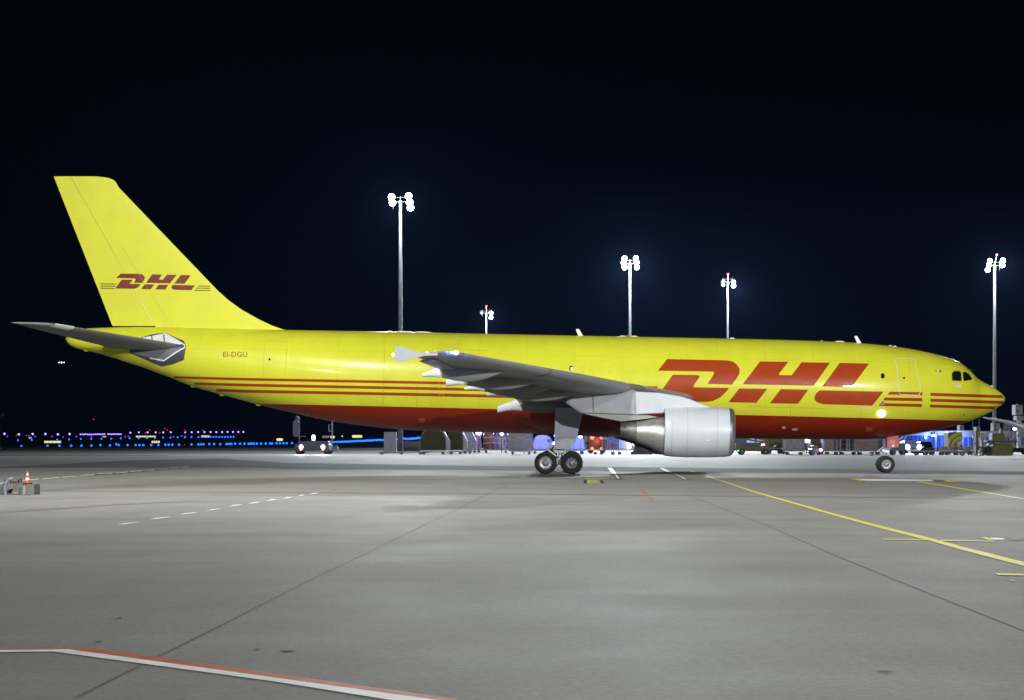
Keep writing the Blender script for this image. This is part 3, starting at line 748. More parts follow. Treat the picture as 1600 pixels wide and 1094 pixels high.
# --- engines
def make_engine(side):
    V = 7.9
    e = thing('engine', None, None); e.parent = plane; e['label'] = 'white nacelle with polished metal core under the near wing' if side == 1 else 'white nacelle with polished metal core under the far wing'
    def ring(x, c, r, n=48):
        q = loc(x, c, V); e_ = loc(x, c - r, V)[2] - q[2]
        return [A(q[0], V + e_ * math.sin(2 * math.pi * i / n), q[2] + e_ * math.cos(2 * math.pi * i / n), side) for i in range(n)]
    b = MB(); b.loft([ring(x, c, r) for x, c, r in ((1137.6, 675.2, 38.3), (1132, 675.2, 38.9), (1120, 675.2, 39.4), (1105, 675.1, 39.7), (1090, 675.1, 39.8), (1075, 675, 39.8), (1060, 674.9, 39.4), (1048, 674.7, 38.7), (1038, 674.4, 37.6), (1037.2, 674.4, 37.0), (1039, 674.4, 35.8), (1056, 674.8, 34))], cap=(False, False))
    fc_ = b.build('fan_cowl', WHP, e)
    for x, r in ((1072, 39.8), (1118, 39.5), (1048, 38.75)):
        b = MB(); b.loft([ring(x - .35, 675.05, r + .10), ring(x + .35, 675.05, r + .10)], cap=(False, False)); b.build('cowl_seam', mat('cowl_seam_grey', (.40, .42, .46), .5), e)
    for x, y in ((1058.5, 670), (1119, 670.6), (1128, 672), (1105.5, 688.5)):
        q = loc(x, y, 7.9 + 1.32 * (.98 if y < 680 else .93)); MB().box(A(q[0], q[1] + .01, q[2], side), (.14, .04, .06)).build('cowl_latch', mat('latch_pale', (.7, .72, .75), .3), e)
    b = MB(); b.loft([ring(x, c, r) for x, c, r in ((1138, 675.2, 38.2), (1141, 675, 37.6), (1144, 674.8, 36), (1146, 674.5, 33.5), (1146.6, 674.4, 31.5), (1145.5, 674.4, 30), (1142, 674.6, 29), (1134, 675, 28.6), (1122, 675, 29.3))], cap=(False, False))
    b.build('inlet_lip', mat('brushed_lip', (0.55, 0.55, 0.60), .34, metal=.85, var=.06), e)
    b = MB(); b.loft([ring(1122, 675, 29.4), ring(1122, 675, 8)], cap=(False, False)); b.loft([ring(1122, 675, 8), ring(1128, 675, 6), ring(1133, 675, .5)], cap=(False, True)); b.build('fan', mat('fan_titanium', (.10, .10, .11), .35, metal=.8), e)
    b = MB(); b.loft([ring(1037, 674.4, 37.2), ring(1037.5, 680, 20)], cap=(False, False)); b.build('fan_duct', DARK, e)
    b = MB(); b.loft([ring(x, c, r) for x, c, r in ((1044, 680.4, 29), (1037, 680, 28.6), (1028, 678.6, 26.3), (1018, 677, 22.9), (1006, 675.8, 19.3), (998, 675, 17.0), (994.5, 674.6, 16.3), (994, 674.6, 15.6))], cap=(False, True))
    b.build('core_cowl', METAL, e)
    b = MB(); b.loft([ring(x, c, r) for x, c, r in ((996, 674.6, 16.0), (990, 674, 15.2), (980, 672.6, 13.5), (969.5, 671, 11.4), (969.5, 671, 10.2), (976, 672, 10))], cap=(False, False))
    b.loft([ring(976, 672, 10), ring(976, 672, 5), ring(966, 670.8, .6)], cap=(False, True)); b.build('exhaust_nozzle', DMETAL, e)
    # pylon: fore part over the cowl, aft part under the wing
    def slab(name, pts, hw, m, mid=None):
        q = [loc(x, y, V) for x, y in pts]; s = MB(); n = len(q)
        cx = sum(p[0] for p in q) / n; cz = sum(p[2] for p in q) / n; rgs = []
        for off_, sc in ((-hw, .93), (-hw * .8, 1), (hw * .8, 1), (hw, .93)):
            rgs.append([A(cx + (p[0] - cx) * sc, V + off_, cz + (p[2] - cz) * sc, side) for p in q])
        s.loft(rgs, smooth=False); return s.build(name, m, e)
    slab('pylon', [(992.6, 612), (1030, 614), (1062, 619.2), (1078, 624), (1092, 630), (1110, 636), (1110, 644), (1037, 646), (994, 648)], .34, WHP)
    slab('pylon_fairing', [(884, 629.5), (900, 612), (985, 606), (992.8, 612), (994.6, 648.4), (950, 647), (906, 645.6)], .30, mat('pylon_grey', (0.40, 0.41, 0.45), .4, var=.08))
    slab('pylon_keel', [(906, 645.9), (994.5, 648.8), (1012, 648.8), (1030, 652), (1000, 656), (971, 659), (950, 655)], .24, mat('keel_grey', (0.36, 0.36, 0.33), .42, var=.2))
    for pts in ([(926.5, 616), (927, 644)],):
        q = [loc(x, y, V + .31) for x, y in pts]
        MB().cyl(A(*q[0], side), A(*q[1], side), .03, n=6).build('pylon_seam', mat('seam_grey', (.2, .2, .21), .5), e)
    q = [loc(x, 690, V) for x in (1100, 1072)]
    for p in q:
        r = ring(1100, 675, 39.8)
    return e
make_engine(1); make_engine(-1)

# --- landing gear
def wheel(name, c, r, wdt, parent, rim, n=32):
    b = MB(); h = wdt / 2; ax = Vector((0, 1, 0))
    prof = [(-h * .62, r * .60), (-h * .9, r * .66), (-h, r * .8), (-h * .86, r * .93), (-h * .45, r), (h * .45, r), (h * .86, r * .93), (h, r * .8), (h * .9, r * .66), (h * .62, r * .60)]
    b.lathe(c, ax, prof, n)
    for s_ in (-1, 1):
        b.lathe(c, ax * s_, [(h * .60, r * .61), (h * .72, r * .56), (h * .45, r * .50), (h * .35, r * .32)], n, [1, 1, 1])
        b.lathe(c, ax * s_, [(h * .35, r * .32), (h * .40, r * .26), (h * .75, r * .18), (h * .78, r * .02)], n, [2, 2, 2])
        for k in range(8):
            a = k * math.pi / 4; p = Vector(c) + ax * s_ * h * .42 + Vector((math.cos(a), 0, math.sin(a))) * r * .42
            b.cyl(p, p + ax * s_ * .03, r * .05, n=6, mi=2)
    return b.build(name, [TYRE, rim, mat('wheel_hub', (.22, .22, .24), .4, metal=.5)], parent)
STRUT = mat('gear_strut', (0.50, 0.51, 0.53), .36, metal=.3, var=.12, scale=4)
for side in (1, -1):
    g = thing('main_landing_gear', None, None); g.parent = plane; g['label'] = ('near' if side == 1 else 'far') + ' main gear with four black tyres under the wing'
    V = 4.75; rw = .605
    ul, ur = loc(852.4, 725, V + .4)[0], loc(893.2, 725, V + .4)[0]; um = (ul + ur) / 2
    for u, rim in ((ul, RIM), (ur, RIMD)):
        for dv in (-.46, .46):
            wheel('wheel', A(u, V + dv, wz(u, rw - .01), side), rw, .42, g, rim)
    b = MB(); zt = 3.6
    b.cyl(A(um + .05, V, wz(um, .72), side), A(um + .12, V, wz(um, 1.7), side), .115, n=14)
    b.cyl(A(um + .12, V, wz(um, 1.5), side), A(um + .25, V - .1, wz(um, zt), side), .17, n=14)
    b.build('shock_strut', STRUT, g)
    b = MB(); b.cyl(A(ul, V, wz(ul, rw), side), A(ur, V, wz(ur, rw), side), .14, n=12)
    for u in (ul, ur): b.cyl(A(u, V - .5, wz(u, rw), side), A(u, V + .5, wz(u, rw), side), .09, n=10)
    b.box(A(um, V, wz(um, rw + .08), side), (.5, .3, .34)); b.build('bogie_beam', STRUT, g)
    b = MB(); b.cyl(A(um - .15, V + .2, wz(um, .95), side), A(um - .62, V + .2, wz(um, 1.3), side), .06, n=8); b.cyl(A(um - .62, V + .2, wz(um, 1.3), side), A(um - .05, V + .2, wz(um, 1.62), side), .06, n=8)
    b.cyl(A(um + .2, V + .22, wz(um, 1.0), side), A(um + .6, V + .2, wz(um, 1.35), side), .05, n=8); b.box(A(um, V + .16, wz(um, 1.22), side), (.55, .2, .16)); b.build('torque_link', STRUT, g)
    b = MB(); b.cyl(A(um + .15, V - .2, wz(um, 2.0), side), A(um + .3, V - 2.0, wz(um, 3.2), side), .08, n=8); b.build('side_stay', STRUT, g)
    # strut door
    def plate(name, pts, v0, th, m, par, tilt=0):
        q = [loc(x, y, v0) for x, y in pts]; s = MB(); zb = min(p[2] for p in q)
        s.loft([[A(p[0], v0 + o_2 + tilt * (p[2] - zb), p[2], side) for p in q] for o_2 in (-th / 2, th / 2)], smooth=False)
        return s.build(name, m, par)
    dm = mat('gear_door_blue_lit', (0.38, 0.41, 0.50), .4, var=.07)  # blue of the strobe light is mixed into the door's grey
    plate('gear_door', [(868, 637), (913, 637), (908.5, 655), (901, 684), (866.4, 684)], V + .52, .06, dm, g)
    plate('gear_door', [(866.4, 684.6), (900.8, 684.6), (890, 702.5), (865.5, 701.5)], V + .53, .05, dm, g)
ng = thing('nose_landing_gear', None, None); ng.parent = plane; ng['label'] = 'nose gear with two small tyres and a red door'
un = loc(1384.4, 729, .3)[0]; rn = .475
for dv in (-.33, .33): wheel('wheel', A(un, dv, wz(un, rn - .01)), rn, .34, ng, RIM)
b = MB(); b.cyl(A(un, 0, wz(un, rn)), A(un - .02, 0, wz(un, 1.1)), .075, n=12); b.cyl(A(un - .02, 0, wz(un, 1.05)), A(un - .05, 0, wz(un, 2.4)), .12, n=12)
b.cyl(A(un, -.4, wz(un, rn)), A(un, .4, wz(un, rn)), .07, n=10); b.build('shock_strut', STRUT, ng)
b = MB(); b.cyl(A(un - .05, .12, wz(un, .98)), A(un - .42, .12, wz(un, 1.22)), .04, n=8); b.cyl(A(un - .42, .12, wz(un, 1.22)), A(un - .06, .12, wz(un, 1.5)), .04, n=8)
b.box(A(un, .1, wz(un, 1.2)), (.36, .36, .16), bev=.04); b.box(A(un + .15, .14, wz(un, 1.38)), (.3, .2, .1)); b.build('torque_link', STRUT, ng)
b = MB(); b.cyl(A(un + .1, 0, wz(un, 1.3)), A(un + 1.2, 0, wz(un, 2.25)), .05, n=8); b.build('drag_stay', STRUT, ng)
def rearplate(name, pts, v0, th, m):
    q = [loc(x, y, v0) for x, y in pts]; s = MB()
    s.loft([[A(p[0], v0 + o2, p[2]) for p in q] for o2 in (-th / 2, th / 2)], smooth=False); return s.build(name, m, ng)
rearplate('gear_door', [(1385.8, 681), (1403.6, 681), (1404.2, 698.8), (1386.2, 699.8)], .52, .05, mat('gear_door_red', (0.50, 0.045, 0.035), .38))
rearplate('gear_door', [(1380.6, 682), (1385, 682), (1385, 700.5), (1381.4, 700)], -.55, .05, DARK)
on_door = lambda px, py, off=0: A(*[(lambda q: (q[0], .55 + off * .3, q[2]))(loc(px, py, .55))][0])
text_on('registration', 'GU', 1390.8, 1398.2, 687.4, 691.6, on_door, mat('white_letters', (.75, .75, .75), .5), ng, 'white letters GU on the red nose gear door')
decal('door_placard', [[(1394, 694.8), (1397.2, 694.8), (1397.2, 698.6), (1394, 698.6)]], on_door, MATS['white_letters'], ng)

# --- antennas, lights and small fittings on the hull
AW = mat('antenna_white', (0.75, 0.75, 0.75), .4)
for pts in ([(899.5, 514.5), (904.5, 514), (912, 526), (904, 526)], [(1335, 525.2), (1339, 525), (1346.5, 537.5), (1339.5, 537.5)]):
    q = [loc(x, y, 0) for x, y in pts]; s = MB()
    s.loft([[A(p[0], o2, p[2]) for p in q] for o2 in (-.03, .03)], smooth=False); s.build('blade_antenna', AW, plane)
for x, w_ in ((609, .22), (630, .5), (640, .2), (660, .55), (973, .2), (991, .22), (1144, .16), (1312, .3), (1391, .12), (1398, .12), (1487, .18), (1496, .16), (1549, .14)):
    y = topf(x); q = loc(x, y, 0); MB().ball(A(q[0], 0, q[2]), 1, 12, sc=(w_, .12, .07)).build('antenna_fairing', AW, plane)
q = loc(981, topf(981), 0); MB().ball(A(q[0], 0, q[2] + .03), .09, 10).build('beacon', mat('beacon_red', (.5, .06, .02), .4), plane)
q = loc(1284, topf(1284), 0); MB().ball(A(q[0], 0, q[2] + .02), .05, 8).build('beacon', mat('beacon_amber', (.6, .5, .02), .4), plane)
for x, y in ((347, 617), (302, 603.5), (404, 632.5), (135, 547.6)):
    q = loc(x, y, 0.1); MB().ball(A(q[0], .1, q[2]), 1, 10, sc=(.17, .1, .08)).build('drain_mast', YP, plane)
for x, y in ((479, 650), (495, 653.5), (511, 656.5)):
    q = loc(x, y, .3); MB().ball(A(q[0], .3, q[2]), .03, 6).build('tail_skid_stud', AW, plane)
p = on_fus(1377, 645.3, 0.03)
MB().ball(p, .22, 14, sc=(1, .4, 1)).build('landing_light', glow('landing_white', (0.86, .84, 1.0), 9), plane)
lamp('belly_tint_lamp', 'POINT', p + Vector((0, -2.8, -2.2)), 60, (0.30, 0.22, 1.0), .12, plane)  # added lamp hanging off the hull, tints the belly violet
q = Vector(on_fus(1511, 577, .04)); MB().cyl(q, q + Vector((.35, -.1, -.12)), .015, n=5).build('wiper_arm', DARK, plane)

# ================================================================== FLOODLIGHT MASTS
POLE = mat('galvanised_steel', (0.12, 0.13, 0.15), .6, metal=.0, var=.12, scale=1.5)
LENS = glow('flood_lens', (0.86, 0.90, 1.0), 30)
OFFL = mat('unlit_lens', (.02, .022, .025), .6)
def mast(label, X, Y, ztop, lit, unlit=(), red=None, power=250e3, rb_=.30, rt=.17, aim=None, at_=None, cone=52, group='floodlight masts'):
    m = thing('floodlight_mast', label, 'light mast', (X, Y, 0), 0, group)
    b = MB(); n = 16
    b.cyl((0, 0, 0), (0, 0, .25), .6, .6, n=12); b.cyl((0, 0, .25), (0, 0, ztop), rb_, rt, n=n); b.build('pole', POLE, m)
    b = MB(); b.box((0, .3, ztop - .1), (2.4, .07, .07)); b.box((0, .3, ztop + .55), (2.4, .05, .05)); b.cyl((0, 0, ztop - .2), (0, 0, ztop + .7), .06, n=8)
    for s_ in (-1.1, 1.1): b.box((s_, .2, ztop - .1), (.06, .06, 2.1))
    b.build('crossarm', mat('crossarm_black', (.012, .012, .013), .7), m)
    fy = -1 if aim is None else aim
    for (dx, dz) in list(lit) + list(unlit):
        on = (dx, dz) in lit
        h = MB(); h.box((dx, 0.16 * -fy, ztop + dz), (.8, .36, .55), bev=.08)
        h = h.build('floodlight', mat('lamp_housing', (.03, .03, .032), .5), m)
        l = MB(); l.cyl((dx, fy * .04, ztop + dz), (dx, fy * .20, ztop + dz), .34, .50, n=16)
        l.ball((dx, fy * .2, ztop + dz), .50, 12, sc=(1, .35, .9)); l.build('lens', LENS if on else OFFL, h)
    if red: MB().ball((red[0], 0, ztop + red[1]), .22, 10).build('obstruction_light', glow('obstruction_red', (1, .03, .08), 9), m)
    if red: MB().cyl((0, 0, ztop), (red[0], 0, ztop + red[1]), .05, n=6).build('lamp_bracket', POLE, m)
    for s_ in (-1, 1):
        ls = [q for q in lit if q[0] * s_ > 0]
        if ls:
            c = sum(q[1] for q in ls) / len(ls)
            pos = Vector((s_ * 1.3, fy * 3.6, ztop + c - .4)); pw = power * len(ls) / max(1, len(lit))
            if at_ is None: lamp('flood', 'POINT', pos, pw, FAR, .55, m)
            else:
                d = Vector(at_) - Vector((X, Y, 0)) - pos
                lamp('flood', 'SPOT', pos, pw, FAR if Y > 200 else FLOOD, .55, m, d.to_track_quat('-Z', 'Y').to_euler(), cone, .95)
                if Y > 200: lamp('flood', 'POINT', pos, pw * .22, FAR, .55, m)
    return m
def pmast(label, px, ytop, Y, lit, unlit=(), red=None, **k):
    zt = H_(ytop, Y); s = FPX / Y
    if k.get('power', 1): k['at_'] = (X_(px, Y) * .9, Y - 72, 0); k['cone'] = 128
    f = lambda L: [((x - px) / s, (ytop - y) / s) for x, y in L]
    return mast(label, X_(px, Y), Y, zt, f(lit), f(unlit), None if red is None else ((red[0] - px) / s, (ytop - red[1]) / s), **k)
PB = 1400e3 * KEY
pmast('tallest floodlight mast, with five lit lamps, rising over the rear hull', 625.6, 314, 265, [(612, 308), (613.4, 317), (638.5, 307), (640, 316), (641.6, 325)], power=PB * .5, rb_=.42, rt=.20)
pmast('floodlight mast with six lit lamps over the middle of the hull', 984.3, 411, 356, [(975.5, 404), (974.5, 410.5), (976, 418), (993.5, 404), (994.5, 410.5), (995, 418)], power=PB * 1.3, rb_=.38, rt=.2)
pmast('floodlight mast with a single lit lamp and a red light on top', 1137, 440, 401, [(1146, 446.5)], [(1129.5, 440), (1129.5, 445), (1146, 440)], (1137.4, 428.5), power=PB * .9, rb_=.36, rt=.2)
pmast('floodlight mast behind the nose with five lit lamps and a red light on top', 1554, 414, 361, [(1546.5, 408), (1545, 414), (1542.8, 422), (1566.8, 407.5), (1565.6, 414.5)], [], (1557.6, 398), power=PB * .85, rb_=.46, rt=.24)
pmast('small far floodlight mast with two lit lamps and a red light', 759.7, 489, 496, [(767.4, 489.5), (767.2, 496)], [(752, 488.6)], (760, 478.5), power=PB * .5, rb_=.40, rt=.2)
pmast('low grey mast cut by the left edge of the picture', -2, 650, 420, [], [(3, 649)], power=0, rb_=.3, rt=.2)
# unseen masts on the camera's side; the rear left one is added fill
mast('floodlight mast beside the concrete block', -20, 54, 36, [(-1.1, .6), (-1.1, -.1), (-1.1, -.8), (1.1, .6), (1.1, -.1), (1.1, -.8)], power=500e3 * KEY, at_=(20, 80, 0), cone=158)
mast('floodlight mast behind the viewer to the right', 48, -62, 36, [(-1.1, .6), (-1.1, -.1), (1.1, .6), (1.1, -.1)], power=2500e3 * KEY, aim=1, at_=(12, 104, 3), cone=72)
mast('added unseen floodlight mast behind the viewer to the left', -62, -62, 36, [(-1.1, .6), (-1.1, -.1), (1.1, .6), (1.1, -.1)], power=1000e3 * KEY, aim=1, at_=(-18, 40, 0), cone=104)

# ================================================================== AIRFIELD LIGHTS
POST = mat('dark_post', (.05, .05, .05), .6)
ORD = {}
def ordn(n): return '%d%s' % (n, 'th' if 10 < n % 100 < 14 else {1: 'st', 2: 'nd', 3: 'rd'}.get(n % 10, 'th'))
def fl(px, py, Y, r, m, nm, lab, grp):
    if grp != 'red lights across the field':
        ORD[grp] = ORD.get(grp, 0) + 1; lab = ordn(ORD[grp]) + ' from the left of the ' + lab
    p = at(px, py, Y); o = thing(nm, lab, 'airfield light', (p.x, p.y, 0), 0, grp)
    MB().ball((0, 0, p.z), r, 8).build('lamp_head', m, o)
    MB().cyl((0, 0, -.05), (0, 0, max(p.z - r * .8, .05)), .06, n=5).build('post', POST, o)
Bl = glow('taxiway_blue', (0.01, 0.15, 1.0), 2.4); Pu = glow('approach_violet', (0.34, 0.20, 1.0), 3.0); Vi = glow('small_violet', (.20, .06, 1.0), 1.1); Re = glow('far_red', (1, .03, .04), 1.1); Ye = glow('sign_yellow', (.95, .85, .35), .95)
hi = [(28, 192), (118, 195), (204, 193), (284, 193), (362, 195), (435, 193)]
hr = [(815, 185), (868, 183), (922, 183), (973, 183), (1020, 183), (1067, 182), (1157, 183), (1198, 182), (1238, 181), (1278, 181), (1316, 181), (1352, 181), (1388, 181), (1422, 180), (1456, 180), (1490, 180), (1521, 180)]
for x, y in hi: fl(*z1((x, y)), 1000, .62, Pu, 'approach_light', 'six large violet lights at far left', 'six large violet lights at far left')
for x, y in hr: fl(*z1((x, y)), 1000, .5, Pu, 'approach_light', 'violet lights right of the dense violet cluster', 'violet lights right of the dense cluster')
x = 503
while x < 765:
    if not (608 < x < 616 or 660 < x < 668): fl(*z1((x, 195 + random.uniform(-1.5, 1.5))), 1000, .40, Pu, 'approach_light', 'violet lights in the dense upper cluster', 'dense cluster of violet lights')
    x += 11.5
for x, y in sorted(((45, 207), (180, 205), (220, 208), (325, 208), (395, 212), (477, 209), (570, 212), (783, 209), (804, 209), (1085, 209), (1160, 208), (1135, 205))):
    fl(*z1((x, y)), 950, .42, Vi, 'runway_light', 'small dim violet lights just below the upper row', 'small dim violet lights')
bu = [(113, 232), (199, 230), (357, 228), (432, 227), (505, 224), (570, 224), (634, 223), (696, 222), (755, 220), (811, 220), (866, 219), (918, 218), (968, 218), (1019, 215), (1066, 215), (1110, 213), (1155, 213), (1197, 212), (1240, 212)] + [(x, 211) for x in range(1262, 1475, 18)]
for x, y in bu: fl(*z1((x, y)), 850, .42, Bl, 'taxiway_light', 'blue lights in the upper blue row', 'upper row of blue lights')
bl = [(134, 270), (297, 267), (372, 267), (444, 266), (509, 266), (571, 265), (627, 262), (687, 264), (727, 256), (743, 262), (797, 262), (848, 262), (872, 262), (896, 262), (945, 262), (990, 262), (1033, 260), (1054, 260), (1077, 260), (1119, 260), (1197, 258), (1240, 258), (1256, 257), (1272, 257), (1308, 256), (1338, 256), (1376, 256), (1418, 255), (1432, 255), (1446, 255), (1470, 254), (1500, 254), (1529, 254), (1555, 254), (1570, 254), (1586, 254)]
for x, y in bl: fl(*z1((x, y)), 620, .40, Bl, 'taxiway_light', 'blue lights in the lower row, left of the vehicle', 'lower row of blue lights left of the vehicle')
for x, y in [(8, 774), (36, 774), (52, 773), (85, 773), (112, 773), (141, 773), (168, 772), (180, 772), (208, 771), (230, 771), (252, 771), (272, 771), (305, 770)]:
    fl(380 + x / 4, 500 + y / 4, 620, .40, Bl, 'taxiway_light', 'blue lights in the lower row, left of the vehicle', 'lower row of blue lights left of the vehicle')
for k in range(46):
    t = k / 45; x = 545 + 590 * t; y = 764 - 28 * t ** 1.15 + random.uniform(-3, 3) * t
    fl(380 + x / 4, 500 + y / 4, 600 - 160 * t, .36 - .06 * t, Bl, 'taxiway_light', 'blue lights in the close row right of the vehicle', 'close row of blue lights right of the vehicle')
for (x, y), l in zip(((584, 101), (165, 202), (104, 202), (935, 168), (1032, 159), (1045, 168), (998, 186), (908, 187), (1157, 168), (1270, 169), (1153, 260), (1410, 262)),
    ('highest', 'second from the left', 'leftmost', 'one above the wide yellow sign', 'left of the highest close pair', 'right of the highest close pair', 'one right of the wide yellow sign', 'one just left of the wide yellow sign top', 'one over the violet row, below the stripes', 'one above the short bright yellow sign', 'left one in the lower blue row', 'right one in the lower blue row')):
    fl(*z1((x, y)), 900, .28, Re, 'obstruction_light', 'small red light across the field, ' + l, 'red lights across the field')
for x0, x1, y0, y1, Y, l in ((277, 380, 236, 249, 700, 'lit yellow airfield sign at far left in front of the lights'), (850, 915, 204, 213, 850, 'lit yellow sign, left half of the widest pair'), (920, 972, 204, 213, 850, 'lit yellow sign, right half of the widest pair'), (948, 998, 236, 249, 700, 'small lit yellow sign below the widest pair'), (1258, 1308, 202, 213, 850, 'lit yellow sign under the right end of the violet row'),
                            (181, 196, 213, 221, 850, 'tiny lit yellow sign at the far left'), (643, 662, 206, 213, 850, 'tiny lit yellow sign under the dense violet cluster')):
    a, c = z1((x0, y0)), z1((x1, y1)); p, q = at(a[0], a[1], Y), at(c[0], c[1], Y)
    o = thing('airfield_sign', l, 'sign', ((p.x + q.x) / 2, Y, 0), 0, 'lit yellow airfield signs')
    w = q.x - p.x; MB().box((0, 0, (p.z + q.z) / 2), (w, .3, p.z - q.z)).build('sign_panel', Ye, o)
    b = MB()
    for s_ in (-.4, .4): b.cyl((w * s_, 0, 0), (w * s_, 0, q.z), .08, n=6)
    for k in range(1, 4): b.box((-w / 2 + w * k / 4, -.16, (p.z + q.z) / 2), (.12, .03, p.z - q.z))
    b.build('sign_frame', POST, o)
for x0, x1, y0, y1, l in ((432, 442, 685, 689, 'lit yellow sign just left of the service vehicle'), (516, 523, 681, 685, 'lit yellow sign touching the service vehicle on its right'), (550, 566, 680, 684, 'lit yellow sign midway right of the service vehicle'), (533.5, 536, 680.5, 683, 'smallest lit yellow sign right of the service vehicle')):
    Y = 640; p, q = at(x0, y0, Y), at(x1, y1, Y); o = thing('airfield_sign', l, 'sign', ((p.x + q.x) / 2, Y, 0), 0, 'lit yellow airfield signs')
    MB().box((0, 0, (p.z + q.z) / 2), (q.x - p.x, .3, p.z - q.z), bev=.3).build('sign_panel', Ye, o); MB().cyl((0, 0, 0), (0, 0, q.z), .1, n=6).build('post', POST, o)
# far aircraft with its lights on
p = at(99, 567, 1500); o = thing('distant_aircraft', 'tiny aircraft with white lights low in the black sky at left', 'aircraft', p)
b = MB(); b.cyl((-1, 6, 0), (0, -6, 0), .7, .5, n=8); b.box((0, 0, 0), (9, 2, .15)); b.box((-.8, 5.5, 1), (.2, 1.5, 2)); b.build('body', mat('far_aircraft', (.1, .1, .1), .5), o)
for dx in (-2.2, 0, 2.2): MB().ball((dx, -6, 0), .62 if dx == 0 else .45, 8).build('landing_light', glow('far_plane_light', (.65, .6, 1), 5), o)

# ================================================================== THINGS ON THE APRON
STEEL = mat('worn_aluminium', (0.24, 0.25, 0.265), .42, metal=.35, var=.2, scale=2)
OLIVE = mat('olive_cover', (0.042, 0.044, 0.006), .7, var=.25, scale=1.5)
LOAD = mat('loader_olive', (0.15, 0.145, 0.022), .5, var=.2, scale=1.5)
BLK = mat('black_rubber', (.015, .015, .016), .7)
NAVY = mat('navy_paint', (.02, .03, .07), .35)
WHITE = mat('white_paint', (.72, .73, .75), .4)
CONCB = mat('block_concrete', (.17, .162, .15), .8, var=.15, scale=4, bump=.3)

def cone(X, Y, z, h, label):
    c = thing('traffic_cone', label, 'traffic cone', (X, Y, z))
    MB().box((0, 0, .02), (h * .62, h * .62, .04), bev=.01).build('base', BLK, c)
    b = MB(); P = [(0, .145), (.22, .115), (.42, .088), (.60, .062), (.80, .037), (1, .018)]; o_ = mat('cone_orange', (.62, .09, .02), .45); w_ = mat('cone_reflector', (.75, .75, .8), .35)
    for k in range(5):
        (a, r0), (d, r1) = P[k], P[k + 1]
        b.cyl((0, 0, .04 + a * h), (0, 0, .04 + d * h), r0 * h * 1.6, r1 * h * 1.6, n=20, mi=k % 2, cap=(k == 4))
    b.build('cone_body', [o_, w_], c); return c

# left foreground: concrete block, hoop, cone, collared post
Yb = 58
top = .34
blk = thing('concrete_block', 'low concrete block with arched notches at the left edge', 'concrete block', (X_(20, Yb), Yb, 0))
b = MB(); s = Yb / FPX
prof = []
x0, x1 = -1.75, (58 - 20) * s
arch = lambda cx, r: [(cx - r * math.cos(a), .02 + r * .85 * math.sin(a)) for a in [math.pi * k / 10 for k in range(11)]]
top = .34
prof = [(x0, 0)] + arch(-.95, .42)[0:0] + [(x, max(z, .001)) for x, z in arch(-1.25, .17)] + [(x, max(z, .001)) for x, z in arch(-.52, .20)] + [(x, max(z, .001)) for x, z in arch(0.06, .20)] + [(x1, 0), (x1, top), (x0, top)]
b.prism(prof, 'y', -.35, .35); b.build('block_body', CONCB, blk)
b = MB()
for k in range(7): b.box((-.28 + k * .085, .1, top + .07 + .05 * math.sin(k * 1.3)), (.03, .25, .14)); 
b.box((-.02, .1, top + .012), (.62, .3, .03)); b.build('lifting_rebar', mat('rusty_steel', (.16, .13, .11), .7), blk)
cone(X_(43, Yb), Yb, top, .42, 'orange and white striped cone on the concrete block at left')
cone(X_(1361, 217), 217, 0, .75, 'small red and white cone left of the nose wheel, by the container train')
cone(X_(1504, 214), 214, 0, .75, 'small red and white cone in front of the olive loader')
hp = thing('steel_hoop', 'bent pale steel hoop standing at the block notch', 'hoop barrier', (X_(9, 57.2), 57.2, 0))
b = MB(); pts = [(0, 0, 0), (-.02, 0, .2), (0, 0, .38), (.08, 0, .5), (.2, .1, .54)]
for a, c in zip(pts, pts[1:]): b.cyl(a, c, .055, n=10)
b.build('tube', mat('pale_tube', (.24, .27, .36), .35, metal=.2), hp)
po = thing('marker_post', 'short white post with dark red collar before the block', 'post', (X_(38, 57.1), 57.1, 0))
MB().cyl((0, 0, .02), (.01, 0, .33), .05, n=12).build('post', mat('post_white', (.34, .35, .44), .5), po)
MB().cyl((.01, 0, .33), (0, 0, .40), .062, n=12).build('collar', mat('collar_red', (.16, .03, .02), .5), po)
MB().box((.02, 0, .012), (.34, .2, .03)).build('foot', mat('foot_grey', (.1, .1, .1), .7), po)

